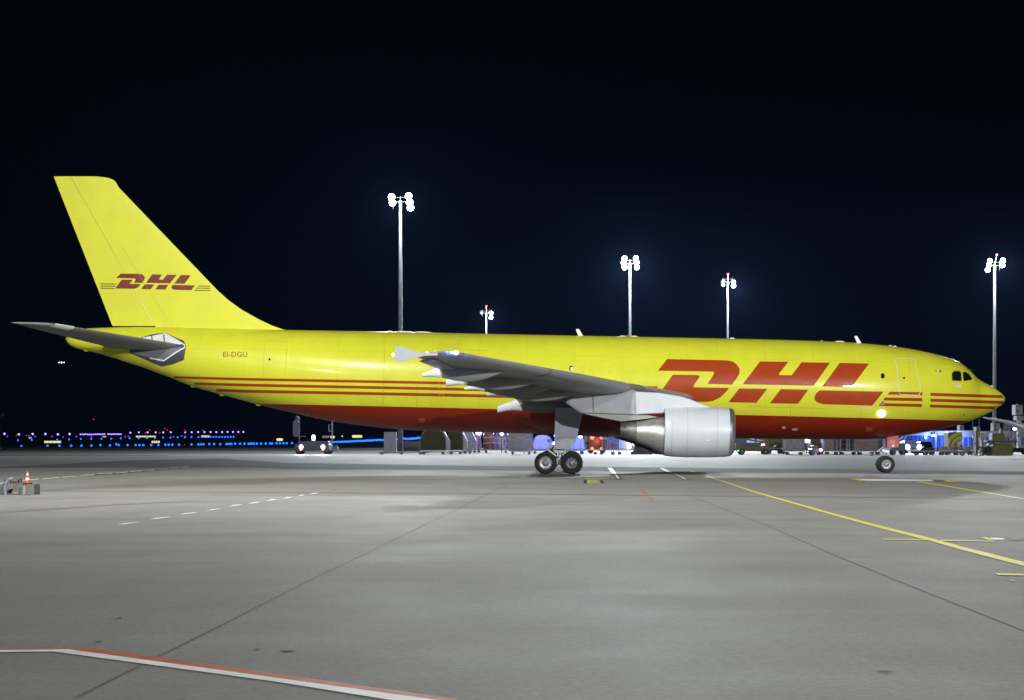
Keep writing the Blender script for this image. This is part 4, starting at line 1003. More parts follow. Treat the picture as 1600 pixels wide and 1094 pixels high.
def wheels(parent, xs_, r, z=None, y=0, hy=.9, w=.25, name='wheel'):
    for x in xs_:
        for s_ in (-1, 1):
            b = MB().cyl((x, y + s_ * hy - w / 2, r), (x, y + s_ * hy + w / 2, r), r, n=16); b.cyl((x, y + s_ * hy - w / 2 - .01, r), (x, y + s_ * hy + w / 2 + .01, r), r * .5, n=10, mi=1)
            b.build(name, [BLK, mat('small_rim', (.25, .25, .25), .5)], parent)
DOLLY = mat('dolly_steel', (.13, .135, .14), .5, metal=.4, var=.2)
def dolly(px0, px1, Y, label, z=.45, depth=1.8, grp='flat cargo dollies'):
    x0, x1 = X_(px0, Y), X_(px1, Y); w = x1 - x0
    d = thing('cargo_dolly', label, 'dolly', ((x0 + x1) / 2, Y, 0), 0, grp)
    b = MB(); b.box((0, -depth / 2, z), (w, .1, .14)); b.box((0, depth / 2, z), (w, .1, .14))
    for s_ in (-1, 1): b.box((s_ * (w / 2 - .05), 0, z), (.1, depth - .1, .14))
    b.cyl((w / 2, 0, z - .1), (w / 2 + .8, 0, .25), .04, n=6); b.build('frame', STEEL, d)
    b = MB(); n = max(4, int(w / .28))
    for k in range(n): b.cyl((-w / 2 + .2 + (w - .4) * k / (n - 1), -depth / 2 + .1, z + .02), (-w / 2 + .2 + (w - .4) * k / (n - 1), depth / 2 - .1, z + .02), .045, n=6)
    r_ = b.build('roller', DOLLY, d); r_['kind'] = 'stuff'
    k = max(2, int(w / 2.2) + 1)
    wheels(d, [-w / 2 + .35 + (w - .7) * i / (k - 1) for i in range(k)], .19, hy=depth / 2 - .25, w=.14)
    return d

def uld(px0, px1, ytop, Y, label, m, shape='box', depth=2.2, z0=.52, edge=STEEL, name='air_cargo_container', strap=None, tag_=None, grp='cargo containers', slope=None):
    x0, x1 = X_(px0, Y), X_(px1, Y); w = x1 - x0; zt = H_(ytop, Y); h = zt - z0
    o = thing(name, label, 'cargo container', ((x0 + x1) / 2, Y, z0), 0, grp)
    if shape == 'dome': P = [(-w / 2, .08), (w / 2, .08), (w / 2, h * .45), (w * .47, h * .65), (w * .39, h * .84), (w * .25, h * .96), (w * .08, h), (-w * .12, h), (-w * .28, h * .95), (-w * .40, h * .82), (-w * .47, h * .62), (-w / 2, h * .42)]
    elif shape == 'half': P = [(-w / 2, .08), (w / 2, .08), (w / 2, h * .5), (w * .42, h * .78), (w * .2, h), (-w / 2, h)]
    else: P = [(-w / 2, .08), (w / 2, .08), (w / 2, h), (-w / 2, h)]
    b = MB(); b.prism(P, 'y', -depth / 2, depth / 2); b.build('shell', m, o)
    b = MB(); b.box((0, 0, .04), (w + .06, depth + .06, .08)); b.build('base_plate', STEEL, o)
    # raised edge bars round the front face
    b = MB(); n = len(P)
    for i in range(n):
        a, c = Vector((P[i][0], -depth / 2 - .01, P[i][1])), Vector((P[(i + 1) % n][0], -depth / 2 - .01, P[(i + 1) % n][1]))
        b.cyl(a, c, .045, n=5)
    b.build('edge_frame', edge, o)
    if shape != 'dome' or m is not OLIVE:
        b = MB()
        b.box((0, -depth / 2 - .012, h * .52), (w * .96, .03, .05)); b.box((w * .17, -depth / 2 - .014, h * .3), (.04, .03, h * .42)); b.box((-w * .22, -depth / 2 - .014, h * .7), (w * .26, .02, .09))
        b.build('door_rail', mat('rail_grey', (.3, .31, .33), .5, metal=.3), o)
    if strap is not None:
        b = MB(); rs = random.Random(int(px0))
        for k in range(9):
            a = Vector((rs.uniform(-.48, .48) * w, -depth / 2 - .03, rs.uniform(.12, .98) * h)); c = Vector((min(max(a.x + rs.uniform(-.25, .25) * w, -w / 2), w / 2), a.y, min(max(a.z + rs.uniform(-.4, .4) * h, .1), h * .98)))
            b.cyl(a, c, .035, n=5)
        b.build('cargo_strap', strap, o)
    if tag_ is not None: MB().box((w * .02, -depth / 2 - .03, h * .62), (w * .38, .03, .12)).build('label_plate', tag_, o)
    return o
ORS = mat('orange_strap', (.75, .16, .06), .5); WHS = mat('white_strap', (.7, .7, .66), .5)

# --- service vehicle facing the camera, with two lamp posts
Y = 240; vx = X_(491, Y); t = thing('service_loader', 'low service loader facing the camera with headlights and blue beacon on, under the tail', 'loader', (vx, Y, 0))
b = MB(); b.box((0, 0, .95), (4.6, 5.2, 1.0), bev=.15); b.box((0, .3, 1.62), (4.0, 3.0, .4), bev=.1); b.box((-.2, -2.62, 1.55), (3.4, .1, .28)); b.build('body', mat('loader_grey', (.055, .058, .075), .45), t)
b = MB()
for k in range(9): b.box((-1.1 + k * .27, -2.63, .95), (.06, .05, .6))
b.build('grille', mat('grille_dark', (.05, .05, .06), .5), t)
b = MB(); b.box((-2.05, 0, 3.3), (.14, .14, 3.6)); b.box((-2.5, .2, 3.55), (.75, 1.1, 2.3), bev=.25); b.ball((-2.35, -.1, 4.9), .35, 8); b.box((-1.6, 0, 2.45), (.9, .08, .08)); b.build('platform_mast', mat('mast_grey', (.09, .09, .10), .5), t)
b = MB(); b.box((2.45, 0, 2.9), (.16, .14, 4.3)); b.box((2.0, 0, 3.6), (.1, .1, 1.0)); b.box((2.2, 0, 3.15), (.4, .1, .1)); b.box((2.2, 0, 4.05), (.4, .1, .08)); b.box((1.6, -.3, 2.4), (.9, .3, .3), bev=.08); b.box((2.9, -.5, .7), (.9, .6, .5), bev=.1); b.box((3.1, -.7, 1.1), (.4, .1, .3)); b.build('guard_rail', mat('rail_light', (.18, .18, .2), .5), t)
wheels(t, [-1.9, 1.9], .45, hy=1.8, w=.4)
HL = glow('headlight_glow', (.66, .56, 1.0), 4)
for s_ in (-1, 1):
    h = MB().cyl((s_ * 1.48, -2.6, 1.02), (s_ * 1.48, -2.72, 1.02), .30, n=14); h.ball((s_ * 1.48, -2.72, 1.02), .27, 10, sc=(1, .4, 1.25)); h.build('headlight', HL, t)
    MB().box((s_ * 1.5, -2.66, .62), (.3, .08, .14)).build('turn_signal', glow('amber', (1, .3, .03), 3), t)
    lamp('headlight_beam', 'SPOT', (s_ * 1.48, -3.0, 1.05), 6000, (.6, .62, 1), .15, t, (R(-84), 0, 0), 80, 1)
MB().cyl((.0, -.9, 1.9), (.0, -.9, 2.25), .2, n=10).ball((0, -.9, 2.3), .26, 10, sc=(1, 1, 1.4)).build('beacon', glow('violet_beacon', (.55, .25, 1), 16), t)
lamp('beacon_light', 'POINT', (0, -1.3, 2.7), 250, (.3, .3, 1), .3, t)

# --- by the first mast: grey cabinet, low trailer, slatted bin
Y = 255; t = thing('steel_cabinet', 'tall plain grey cabinet left of the tallest mast foot', 'cabinet', (X_(610, Y), Y, 0))
b = MB(); b.box((0, 0, 1.72), (1.8, 1.2, 2.85), bev=.04); b.build('cabinet_body', mat('cabinet_grey', (.22, .23, .25), .5, metal=.2), t)
MB().box((.4, -.62, 1.7), (.06, .04, .5)).build('handle', STEEL, t); MB().box((0, 0, .17), (1.9, 1.3, .26)).build('plinth', DOLLY, t)
for k in range(2): MB().box((-.43 + k * .86, -.615, 1.75), (.80, .02, 2.6)).build('door', mat('cabinet_door', (.24, .25, .27), .5, metal=.2), t)
dolly(593, 661, 238, 'long low trailer frame at the tallest mast foot', z=.33, depth=2.2)
Y = 262; t = thing('slatted_bin', 'dark horizontally slatted bin right of the tallest mast foot', 'bin', (X_(643.5, Y), Y, .3))
b = MB(); b.box((0, 0, .75), (2.5, 1.4, 1.5)); b.build('bin_body', mat('bin_dark', (.07, .075, .085), .6), t)
for k in range(6): MB().box((0, -.72, .14 + k * .25), (2.5, .05, .15)).build('slat', mat('bin_slat', (.12, .125, .14), .55), t)

for px0, px1, yt, Y, l in ((657, 697, 671, 238, 'largest olive covered dome container, right of the slatted bin'), (700, 724, 670, 243, 'middle olive covered dome container of the three'), (722, 739, 672, 255, 'rearmost silver edged dome container beside the violet light')):
    m_ = OLIVE if px0 < 720 else STEEL
    o = uld(px0, px1, yt, Y, l, m_, 'dome', depth=2.6, grp='dome containers by the tallest mast')
    w = X_(px1, Y) - X_(px0, Y); zt = H_(yt, Y) - .52
    b = MB(); b.prism([(w / 2, .08), (w / 2 + .55, .12), (w / 2 + .55, zt * .45), (w * .42, zt * .93), (w * .3, zt * .97), (w * .47, zt * .62)], 'y', -1.0, 1.2); b.build('side_panel', STEEL, o)
    dolly(px0 + 1, px1 - 1, Y, l.replace('container', 'container carrier').replace('covered ', 'load '), z=.36)
# --- violet lit wrapped pallets
WRAP = mat('plastic_wrap', (.26, .22, .36), .28, var=.35, scale=3, bump=1.0); WRR = mat('red_brown_wrap', (.16, .055, .035), .4, var=.3, scale=2, bump=.8)
def pallet(px0, px1, yt, Y, label, m, nm='wrapped_pallet', depth=1.8):
    x0, x1 = X_(px0, Y), X_(px1, Y); w = x1 - x0; zt = H_(yt, Y) - .5
    o = thing(nm, label, 'pallet', ((x0 + x1) / 2, Y, .5), 0, 'wrapped cargo pallets')
    rg = []; rs = random.Random(int(px0 * 3))
    for k in range(9):
        f = k / 8; k2 = 1 - .12 * f ** 3 - (.2 if k == 8 else 0)
        rg.append([Vector((w / 2 * k2 * math.copysign(abs(math.cos(a)) ** .45, math.cos(a)) + rs.uniform(-.06, .06), depth / 2 * math.copysign(abs(math.sin(a)) ** .45, math.sin(a)) + rs.uniform(-.08, .08), .12 + (zt - .12) * f)) for a in [2 * math.pi * i / 20 for i in range(20)]])
    b = MB(); b.loft(rg, smooth=True); b.build('wrapped_load', m, o)
    MB().box((0, 0, .06), (w + .1, depth + .1, .1)).build('pallet_base', STEEL, o)
    b = MB()
    for z in (.35, .65): b.cyl((-w / 2, -depth / 2 - .04, zt * z), (w / 2, -depth / 2 - .04, zt * z + .1), .03, n=5)
    b.build('cargo_strap', WHS, o); return o
pallet(741, 752, 677, 275, 'shiny wrapped pallet under the violet light, right of the dome containers', WRAP)
pallet(755, 773, 674, 268, 'red brown wrapped pallet below the rear belly', WRR)
pallet(773, 795, 676, 270, 'wide shiny wrapped pallet between the red brown one and the grey container', WRAP)
dolly(738, 752, 274, 'short dolly right of the dome containers'); dolly(756, 794, 268, 'dolly under the red brown and shiny pallets')
def lamppost(px, py, Y, col, st, power, label, r=.22, zb=0):
    p = at(px, py, Y); o = thing('work_light', label, 'work light', (p.x, p.y, 0))
    nm = 'glow_%d_%d_%d' % tuple(int(c * 9) for c in col) + '_%d' % st
    MB().ball((0, 0, p.z), r, 10, sc=(1, 1, .8)).build('lamp_head', glow(nm, col, st), o)
    MB().cyl((0, 0, 0), (0, 0, p.z - r * .6), .05, n=6).build('post', POST, o)
    lamp('work_light_lamp', 'POINT', (0, -r - .25, p.z), power, col, .25, o)
    return o
lamppost(748, 676, 271, (.42, .2, 1), 14, 450, 'violet work light over the shiny wrapped pallet', .5)
lamppost(784, 678, 267, (.45, .4, 1), 8, 250, 'pale violet light over the wide wrapped pallet', .3)
lamppost(819, 677.5, 246, (1, .55, .12), 9, 200, 'orange light above the grey container with the yellow plate', .28)
lamppost(866.5, 692.8, 232, (.5, .3, 1), 16, 700, 'violet light in front of the main wheels', .26)
lamppost(907, 682, 243, (.10, .16, 1), 14, 2200, 'blue white light right of the gear door', .32)
lamppost(869, 681, 243, (.10, .13, 1), 10, 3200, 'blue light hidden half behind the gear door', .32)
lamppost(990, 693, 252, (.85, .8, 1), 16, 900, 'white light on a post behind the engine exhaust', .22)
lamppost(1260, 689, 250, (.2, .28, 1), 22, 200, 'bright blue beacon right of the silver strapped container', .34)
lamppost(1282.4, 703, 228, (.8, .5, 1), 14, 60, 'small violet light beside the yellow cargo dome', .2)

GC = mat('container_grey', (.15, .155, .175), .42, metal=.3, var=.3, scale=2)
uld(795, 832, 672, 236, 'grey container with a yellow plate, right of the wrapped pallets', GC, 'box', depth=2.4, tag_=mat('yellow_plate', (.6, .5, .04), .5))
dolly(797, 831, 235, 'short dolly under the grey container with the yellow plate')
SILV = mat('silver_shell_blue_lit', (.30, .34, .60), .35, metal=.4, var=.2, scale=3, bump=.5)  # blue lamp light is also worked into the silver base colour
uld(833, 863, 680, 250, 'silver dome container lit bright blue, left of the gear door', SILV, 'dome', z0=.6)
uld(886, 913, 679, 250, 'silver dome container lit blue, right of the gear door', SILV, 'dome', z0=.6)
dolly(832, 866, 249, 'dolly under the blue lit silver dome left of the gear'); dolly(884, 914, 249, 'dolly under the blue lit silver dome right of the gear')
# truck seen from behind with four red lamps
Y = 262; t = thing('cargo_truck', 'yellow olive truck seen from behind with four red lamps lit', 'truck', (X_(931.5, Y), Y, 0))
b = MB(); b.box((0, 0, 1.65), (2.5, 5, 2.3), bev=.1); b.build('body', mat('truck_ochre', (.20, .17, .05), .5, var=.2), t); b = MB(); b.box((0, -2.4, .55), (2.4, .3, .2)); b.build('bumper', DARK, t)
for k in range(4): MB().box((0, -2.53, 1.0 + k * .42), (2.2, .05, .33)).build('tail_panel', mat('truck_panel', (.15, .14, .07), .5, var=.3), t)
wheels(t, [-.9, .9], .45, y=-1.2, hy=.25, w=.3)
for dx in (-7.5, 7.5):
    for py, r in ((683.5, .30), (701, .22)):
        z = H_(py, Y); MB().cyl((dx * Y / FPX, -2.52, z), (dx * Y / FPX, -2.66, z), r, r * .8, n=14).build('tail_lamp', glow('tail_red', (1, .07, .03), 9), t)
lamp('tail_glow', 'POINT', (0, -3.1, 1.8), 50, (1, .1, .05), .3, t)
for a, c, l in ((905, 934, 'left empty dolly in the row behind the main wheels'), (936, 962, 'middle empty dolly in the row behind the main wheels'), (964, 992, 'right empty dolly in the row behind the main wheels')):
    dolly(a, c, 236, l, z=.62)
BLUEC = mat('blue_container', (.07, .16, .32), .4, var=.2); 
uld(949, 966, 683, 252, 'blue container behind the worker in orange', BLUEC, 'box', z0=.5, edge=BLUEC); uld(967, 987, 681, 254, 'dark blue grey container left of the white post light', mat('slate_container', (.10, .12, .17), .4, var=.2), 'half', z0=.5)
uld(941, 949, 681, 258, 'narrow pale container right of the truck with red lamps', STEEL, 'box', z0=.5)
uld(913, 921, 681, 262, 'narrow silver container left of the truck with red lamps', STEEL, 'half', z0=.5)
Y = 262; t = thing('conveyor_ramp', 'dark sloping conveyor left of the truck with red lamps', 'conveyor', (X_(914, Y), Y, 0)); b = MB(); b.box((0, -2, 1.55), (2.6, .7, .22), rot=Matrix.Rotation(R(-28), 3, 'Y')); b.box((-.6, -2, .7), (.12, .5, 1.4)); b.box((.7, -2, .9), (.12, .5, 1.8)); b.build('conveyor_bed', DARK, t)
Y = 236; t = thing('tarpaulin_heap', 'low grey tarpaulin wedge under the engine exhaust', 'tarpaulin', (X_(1003, Y), Y, 0)); b = MB()
b.loft([[Vector((x, y, 0.02)) for x, y in ((-1.2, -.9), (1.4, -.9), (1.4, .9), (-1.2, .9))], [Vector((x, y, z)) for x, y, z in ((-1.1, -.7, .9), (1.2, -.7, .35), (1.2, .7, .35), (-1.1, .7, .9))], [Vector((x, y, z)) for x, y, z in ((-1, -.5, 1.15), (.9, -.5, .45), (.9, .5, .45), (-1, .5, 1.15))]], smooth=True)
b.build('cover', mat('grey_tarp', (.12, .12, .125), .7, var=.3, bump=.8), t)

def person(px, ybase, Y, label, top_, legs, face=1, vest=None):
    h = 1.76; o = thing('person', label, 'person', (X_(px, Y), Y, 0))
    V = [(0, 0, .98), (0, .01, 1.18), (0, 0, 1.40), (0, 0, 1.52), (0, -.02, 1.62), (0, -.02, 1.73), (.2, 0, 1.42), (.27, -.02, 1.16), (.25, -.12, .94), (.25, -.17, .85), (-.2, 0, 1.42), (-.28, -.05, 1.18), (-.22, -.2, 1.02), (-.2, -.25, .96), (.1, 0, .92), (.13, -.03, .5), (.14, .02, .09), (.14, -.14, .04), (-.1, 0, .92), (-.14, .03, .5), (-.16, .06, .09), (-.16, -.10, .04)]
    E = [(0, 1), (1, 2), (2, 3), (3, 4), (4, 5), (2, 6), (6, 7), (7, 8), (8, 9), (2, 10), (10, 11), (11, 12), (12, 13), (0, 14), (14, 15), (15, 16), (16, 17), (0, 18), (18, 19), (19, 20), (20, 21)]
    rad = [.16, .15, .17, .06, .09, .085, .08, .055, .042, .04, .08, .055, .042, .04, .1, .075, .05, .05, .1, .075, .05, .05]
    me = bpy.data.meshes.new('p'); me.from_pydata(V, E, []); ob = bpy.data.objects.new('p', me); COL.objects.link(ob)
    sk = ob.modifiers.new('s', 'SKIN'); sb = ob.modifiers.new('d', 'SUBSURF'); sb.levels = 1
    for i, r in enumerate(rad): me.skin_vertices[0].data[i].radius = (r, r * .8)
    me.skin_vertices[0].data[0].use_root = True
    bpy.context.view_layer.update()
    nm = bpy.data.meshes.new_from_object(ob.evaluated_get(bpy.context.evaluated_depsgraph_get())); bpy.data.objects.remove(ob)
    nm.materials.clear()
    for m_ in (top_, legs, mat('skin', (.45, .28, .2), .6), mat('boots', (.02, .02, .02), .6)): nm.materials.append(m_)
    for p in nm.polygons:
        c = p.center; p.material_index = 3 if c.z < .12 else 1 if c.z < .93 and abs(c.x) < .22 and c.y > -.12 else 2 if c.z > 1.5 or (abs(c.x) > .17 and c.z < .93) else 0; p.use_smooth = True
    bo = bpy.data.objects.new('body', nm); COL.objects.link(bo); bo.parent = o
    MB().ball((0, .01, 1.72), .10, 10, sc=(1, 1.05, .75)).build('cap', vest or legs, o)
    return o
ORV = mat('orange_workwear', (.62, .10, .03), .7); DKT = mat('dark_trousers', (.03, .03, .04), .8)
person(957, 704, 240, 'worker in orange standing at the blue container', ORV, ORV)
person(1493, 707, 232, 'worker in orange top standing before the yellow trailer', ORV, mat('red_brown_trousers', (.22, .06, .03), .8), vest=DKT)
person(1267, 711, 232, 'worker in pale clothes right of the blue beacon', mat('pale_workwear', (.5, .5, .45), .7), mat('pale_trousers', (.42, .42, .38), .8))

# --- olive belt loader right of the engine
Y = 236; t = thing('belt_loader', 'olive belt loader truck with sloping boom, right of the engine', 'belt loader', (X_(1176, Y), Y, 0))
b = MB(); b.box((0, 0, .68), (4.4, 1.8, .5), bev=.1); b.box((-2.0, 0, 1.15), (.9, 1.7, .6), bev=.1); b.box((1.7, 0, 1.1), (1.0, 1.6, .5), bev=.15); b.build('chassis', LOAD, t)
b = MB(); b.box((-.3, -.35, 1.95), (6.2, .9, .22), rot=Matrix.Rotation(R(9), 3, 'Y')); b.box((-.3, .35, 2.25), (5.2, .2, .12), rot=Matrix.Rotation(R(9), 3, 'Y')); b.build('conveyor_boom', LOAD, t)
b = MB(); b.box((-1.5, -.2, 1.4), (.14, .14, 1.3)); b.box((-2.6, -.2, 1.5), (.14, .14, 2.4)); b.box((.9, -.3, 1.25), (1.6, .1, .1), rot=Matrix.Rotation(R(-38), 3, 'Y')); b.box((2.6, -.3, .9), (1.5, .1, .1), rot=Matrix.Rotation(R(-30), 3, 'Y')); b.box((0, -.95, .95), (3.2, .06, .08)); b.build('lift_arm', LOAD, t)
wheels(t, [-1.55, 1.6], .40, hy=.85, w=.3)
MB().box((1.35, -.95, 1.35), (.3, .1, .2)).build('tail_lamp', glow('violet_lamp', (.7, .25, 1), 5), t); MB().box((-2.05, -.92, .52), (.18, .06, .14)).build('side_lamp', glow('green_lamp', (.1, 1, .4), 3), t)
Y = 250; t = thing('curtain_trailer', 'dull olive curtain sided trailer behind the belt loader', 'trailer', (X_(1210, Y), Y, 0))
b = MB(); b.box((0, 0, 1.75), (3.2, 4, 2.4), bev=.05); b.build('curtain_body', mat('trailer_olive', (.16, .15, .07), .6, var=.25), t)
for k in range(5): MB().box((-1.45 + k * .72, -2.03, 1.75), (.09, .06, 2.3)).build('post', LOAD, t)
MB().box((.3, -2.06, 2.3), (.8, .05, .25)).build('sign_plate', mat('red_plate', (.5, .06, .04), .5), t); wheels(t, [-1, 1], .35, hy=1.6, w=.3)
MB().box((-.2, -2.1, .75), (2.3, .1, .16)).build('bumper', WHITE, t)
uld(1225.5, 1255.5, 672, 232, 'silver box container with white straps, between the olive trailer and blue beacon', GC, 'box', strap=WHS, depth=2.2, z0=.62)
dolly(1226, 1255, 231, 'dolly under the silver container with white straps', z=.5)
uld(1264, 1280, 674, 250, 'yellow olive dome container behind the pale worker', mat('ochre_cover', (.30, .24, .02), .6, var=.25), 'dome')
Y = 230; t = thing('tow_tractor', 'small dark tow tractor right of the pale worker', 'tractor', (X_(1275, Y), Y, 0)); b = MB(); b.box((0, 0, .55), (1.6, 2.2, .6), bev=.12); b.box((-.1, .3, 1.0), (1.0, .9, .5), bev=.1); b.cyl((.3, -.5, .8), (.2, -.2, 1.25), .03, n=6); b.build('body', NAVY, t); wheels(t, [-.5, .5], .3, hy=.8, w=.25)
uld(1286, 1304, 674, 240, 'silver container with orange straps, right of the small violet light', GC, 'box', strap=ORS)
t = uld(1304, 1310.5, 673, 239, 'narrow container with a red post, next to the dark rack', GC, 'box'); MB().box((.0, -1.16, .9), (.25, .06, 1.6)).build('red_post', mat('dull_red', (.35, .04, .05), .5), t)
Y = 238; t = thing('storage_rack', 'dark open rack with pale posts between the silver containers', 'rack', (X_(1322, Y), Y, .5)); w = (1333 - 1311) * Y / FPX
b = MB(); b.box((0, .8, 1.3), (w, .1, 2.6)); b.build('back_panel', DARK, t)
for k in range(4): MB().box((0, 0, .2 + k * .62), (w, 1.6, .07)).build('shelf', mat('shelf_ochre', (.25, .2, .08), .5), t)
for x in (-.95, -.05, .28, .9): MB().box((x, -.85, 1.3), (.16, .1, 2.6)).build('post', STEEL, t)
uld(1333, 1369, 673, 236, 'wide silver container with orange straps, left of the nose gear', mat('wide_container', (.15, .145, .15), .42, metal=.3, var=.3, scale=3, bump=.6), 'box', strap=ORS, depth=2.4)
uld(1369, 1382, 673, 240, 'plain dark grey container just left of the nose gear', mat('dark_container', (.09, .09, .10), .5, metal=.2, var=.2), 'box')
for a, c, l in ((1288, 1310, 'dolly under the orange strapped container by the violet light'), (1311, 1338, 'dolly under the dark rack'), (1339, 1366, 'dolly under the wide orange strapped container'), (1367, 1386, 'dolly just left of the nose gear')):
    dolly(a, c, 234, l, z=.48)
Y = 232; t = thing('equipment_cart', 'blue grey equipment cart right behind the nose gear door', 'cart', (X_(1402, Y), Y, 0)); b = MB(); b.box((0, 0, 1.0), (1.9, 1.6, 1.0), bev=.06); b.box((.9, -.3, 2.0), (.08, .08, 2.0), rot=Matrix.Rotation(R(28), 3, 'Y')); b.build('body', mat('cart_blue_grey', (.14, .17, .24), .5), t); wheels(t, [-.6, .7], .3, hy=.6, w=.2)

# ================================================================== TERMINAL
BY = 330.0
BG = mat('facade_grey', (.34, .35, .37), .6, var=.08, scale=.6); FAS = mat('fascia_grey', (.50, .51, .52), .5, var=.06)
PANE = mat('facade_pane', (.05, .11, .38), .15, var=.25, scale=.3); PANE_LIT = glow('lit_pane', (.02, .09, .75), .30)
term = thing('terminal_building', 'low terminal with pale fascia and blue lit glass wall behind the nose', 'building', (X_(1380, BY), BY, 0))
ox = X_(1380, BY); S_ = FPX / BY
def bx_(x0, x1, y0, y1, nm, m, d0=0.0, d1=10, par=None, bev=0):
    """box on the facade from pixel extents; d0 = set back from BY"""
    a, c = X_(x0, BY) - ox, X_(x1, BY) - ox; z1_, z0_ = H_(y0, BY), max(H_(y1, BY), 0)
    if y1 >= 704: z0_ = 0
    return MB().box(((a + c) / 2, (d0 + d1) / 2, (z0_ + z1_) / 2), (c - a, d1 - d0, z1_ - z0_)).build(nm, m, par or term)
bx_(1395, 1500, 673.5, 680.5, 'fascia', FAS, 0, 12)
bx_(1395, 1500, 680.5, 705, 'wall', mat('facade_dark', (.06, .07, .10), .5), 1.6, 12)
bx_(1499.5, 1523, 673, 705, 'wall', BG, -.6, 12)
bx_(1523, 1680, 673.6, 705, 'wall', BG, .2, 12)
x = 1397
while x < 1496:
    f = bx_(x, x + 5.4, 681, 700, 'window', (PANE_LIT, glow('dim_pane', (.02, .07, .5), .16), PANE, glow('pale_pane', (.06, .16, .8), .34))[int(x * 7) % 4 if x > 1440 else int(x * 3) % 2], 1.4, 1.55)
    bx_(x, x + 5.4, 687.5, 688.4, 'transom', mat('mullion_dark', (.03, .05, .14), .4), 1.3, 1.39)
    bx_(x + 5.4, x + 6.2, 681, 701, 'mullion', mat('mullion_dark', (.03, .05, .14), .4), 1.2, 1.6)
    x += 6.2
for x0, x1 in ((1504, 1510), (1513, 1519)):
    f = bx_(x0, x1, 683, 697, 'window', PANE, -.66, -.55); bx_(x0 + 1.2, x0 + 3.4, 683.6, 696.5, 'pane', PANE_LIT, -.72, -.67, f)
for x0 in (1541, 1563, 1585):
    f = bx_(x0, x0 + 14, 683, 695, 'window', PANE, .12, .2)
for x0, x1, y0 in ((1504, 1510, 664.5), (1530, 1536, 667), (1557, 1567, 661)):
    o = bx_(x0, x1, y0, 673.4, 'roof_unit', mat('roof_unit', (.18, .185, .19), .5), 2, 4)
    for k in range(2): bx_(x0 + .8 + 2.2 * k, x0 + 2 + 2.2 * k, y0 + 2, y0 + 6, 'louvre', DARK, 1.93, 2.0, o)
for x, y in ((1457, 680.8), (1492, 681)):
    o = bx_(x - 2.2, x + 2.2, y - 3.6, y - 1, 'lamp_box', mat('lamp_box_dark', (.08, .09, .12), .5), -.9, 0); bx_(x - 1.6, x + 1.6, y - 1, y + 1, 'diffuser', glow('facade_lamp', (.45, .55, 1), 14), -.95, -.2, o)
    lamp('facade_light', 'POINT', (X_(x, BY) - ox, -2.2, H_(y + 2, BY)), 900, (.2, .35, 1), .3, term)
for x in (1460.5,): bx_(x - 1.3, x + 1.3, 673.5, 706, 'column', mat('column_blue_grey', (.16, .18, .24), .5), -1.0, -.5)
bx_(1476.5, 1478.5, 672.6, 674, 'obstruction_light', MATS['far_red'], -.5, 0)
HW = mat('hall_dark', (.10, .10, .11), .6)
cb = thing('cargo_hall', 'low pale cargo hall with lit windows behind the containers', 'building', (X_(1260, 340), 340, 0))
CX = X_(1260, 340)
MB().box((0, 5, 2.0), (X_(1388, 340) - X_(1136, 340), 10, 4.0)).build('wall', HW, cb)
for k in range(16):
    x = X_(1142 + k * 15.4, 340) - CX; f = MB().box((x, -.06, 2.2), (1.5, .1, 1.3)).build('window', glow('hall_window', (.45, .55, .85), .8) if k % 3 != 1 else PANE, cb); MB().box((x, -.13, 2.2), (.08, .04, 1.3)).build('window_bar', DARK, f)
# concrete barriers in front
for k, (a, c) in enumerate(((1468, 1481), (1481.6, 1494), (1494.6, 1507), (1507.6, 1521))):
    Y = 262; x0, x1 = X_(a, Y), X_(c, Y)
    o = thing('concrete_barrier', ('leftmost pale concrete barrier before the terminal', 'second pale concrete barrier, left of the orange worker', 'third pale concrete barrier, right of the orange worker', 'rightmost pale concrete barrier next to the olive loader')[k], 'barrier', ((x0 + x1) / 2, Y, 0), 0, 'concrete barriers before the terminal')
    MB().prism([(-.35, 0), (.35, 0), (.28, .25), (.12, .5), (.09, 1.0), (-.09, 1.0), (-.12, .5), (-.28, .25)], 'x', -(x1 - x0) / 2, (x1 - x0) / 2).build('barrier_body', mat('barrier_concrete', (.36, .36, .35), .7, var=.1), o)
for a, c, l in ((1428, 1450, 'dark dolly in front of the van headlights'), (1451, 1475, 'dark dolly in front of the dark car'), (1476, 1498, 'dark dolly in front of the orange worker'), (1499, 1520, 'dark dolly just left of the olive loader')):
    dolly(a, c, 226, l, z=.5)
# --- yellow trailer with white swirl
Y = 285; t = thing('box_trailer', 'yellow and white swirl trailer behind the worker in orange', 'trailer', (X_(1489, Y), Y, 0)); w = 22 * Y / FPX
b = MB(); b.box((0, 0, 1.9), (w, 3, 2.7), bev=.1); b.build('trailer_body', mat('trailer_dark', (.10, .11, .14), .5), t)
def arc(r0, r1, a0, a1, cx, cz, m, nm, lim):
    pts = []
    for r_ in (r0, r1):
        L_ = [(cx + r_ * math.cos(R(a0 + (a1 - a0) * k / 14)), cz + r_ * math.sin(R(a0 + (a1 - a0) * k / 14)) * .95) for k in range(15)]
        pts += L_ if r_ == r0 else L_[::-1]
    pts = [(min(max(x, -lim), lim), min(max(z, .62), 3.2)) for x, z in pts]
    MB().prism(pts, 'y', -1.56, -1.52).build(nm, m, t)
arc(2.3, 2.9, 95, 175, 1.3, .7, mat('swirl_yellow', (.65, .60, .06), .5), 'swirl', w / 2 - .02)
arc(1.5, 2.1, 92, 178, 1.3, .7, MATS['swirl_yellow'], 'swirl', w / 2 - .02)
arc(.7, 1.35, 90, 180, 1.3, .7, WHITE, 'swirl', w / 2 - .02)
wheels(t, [-.8, .8], .4, hy=1.2, w=.3)
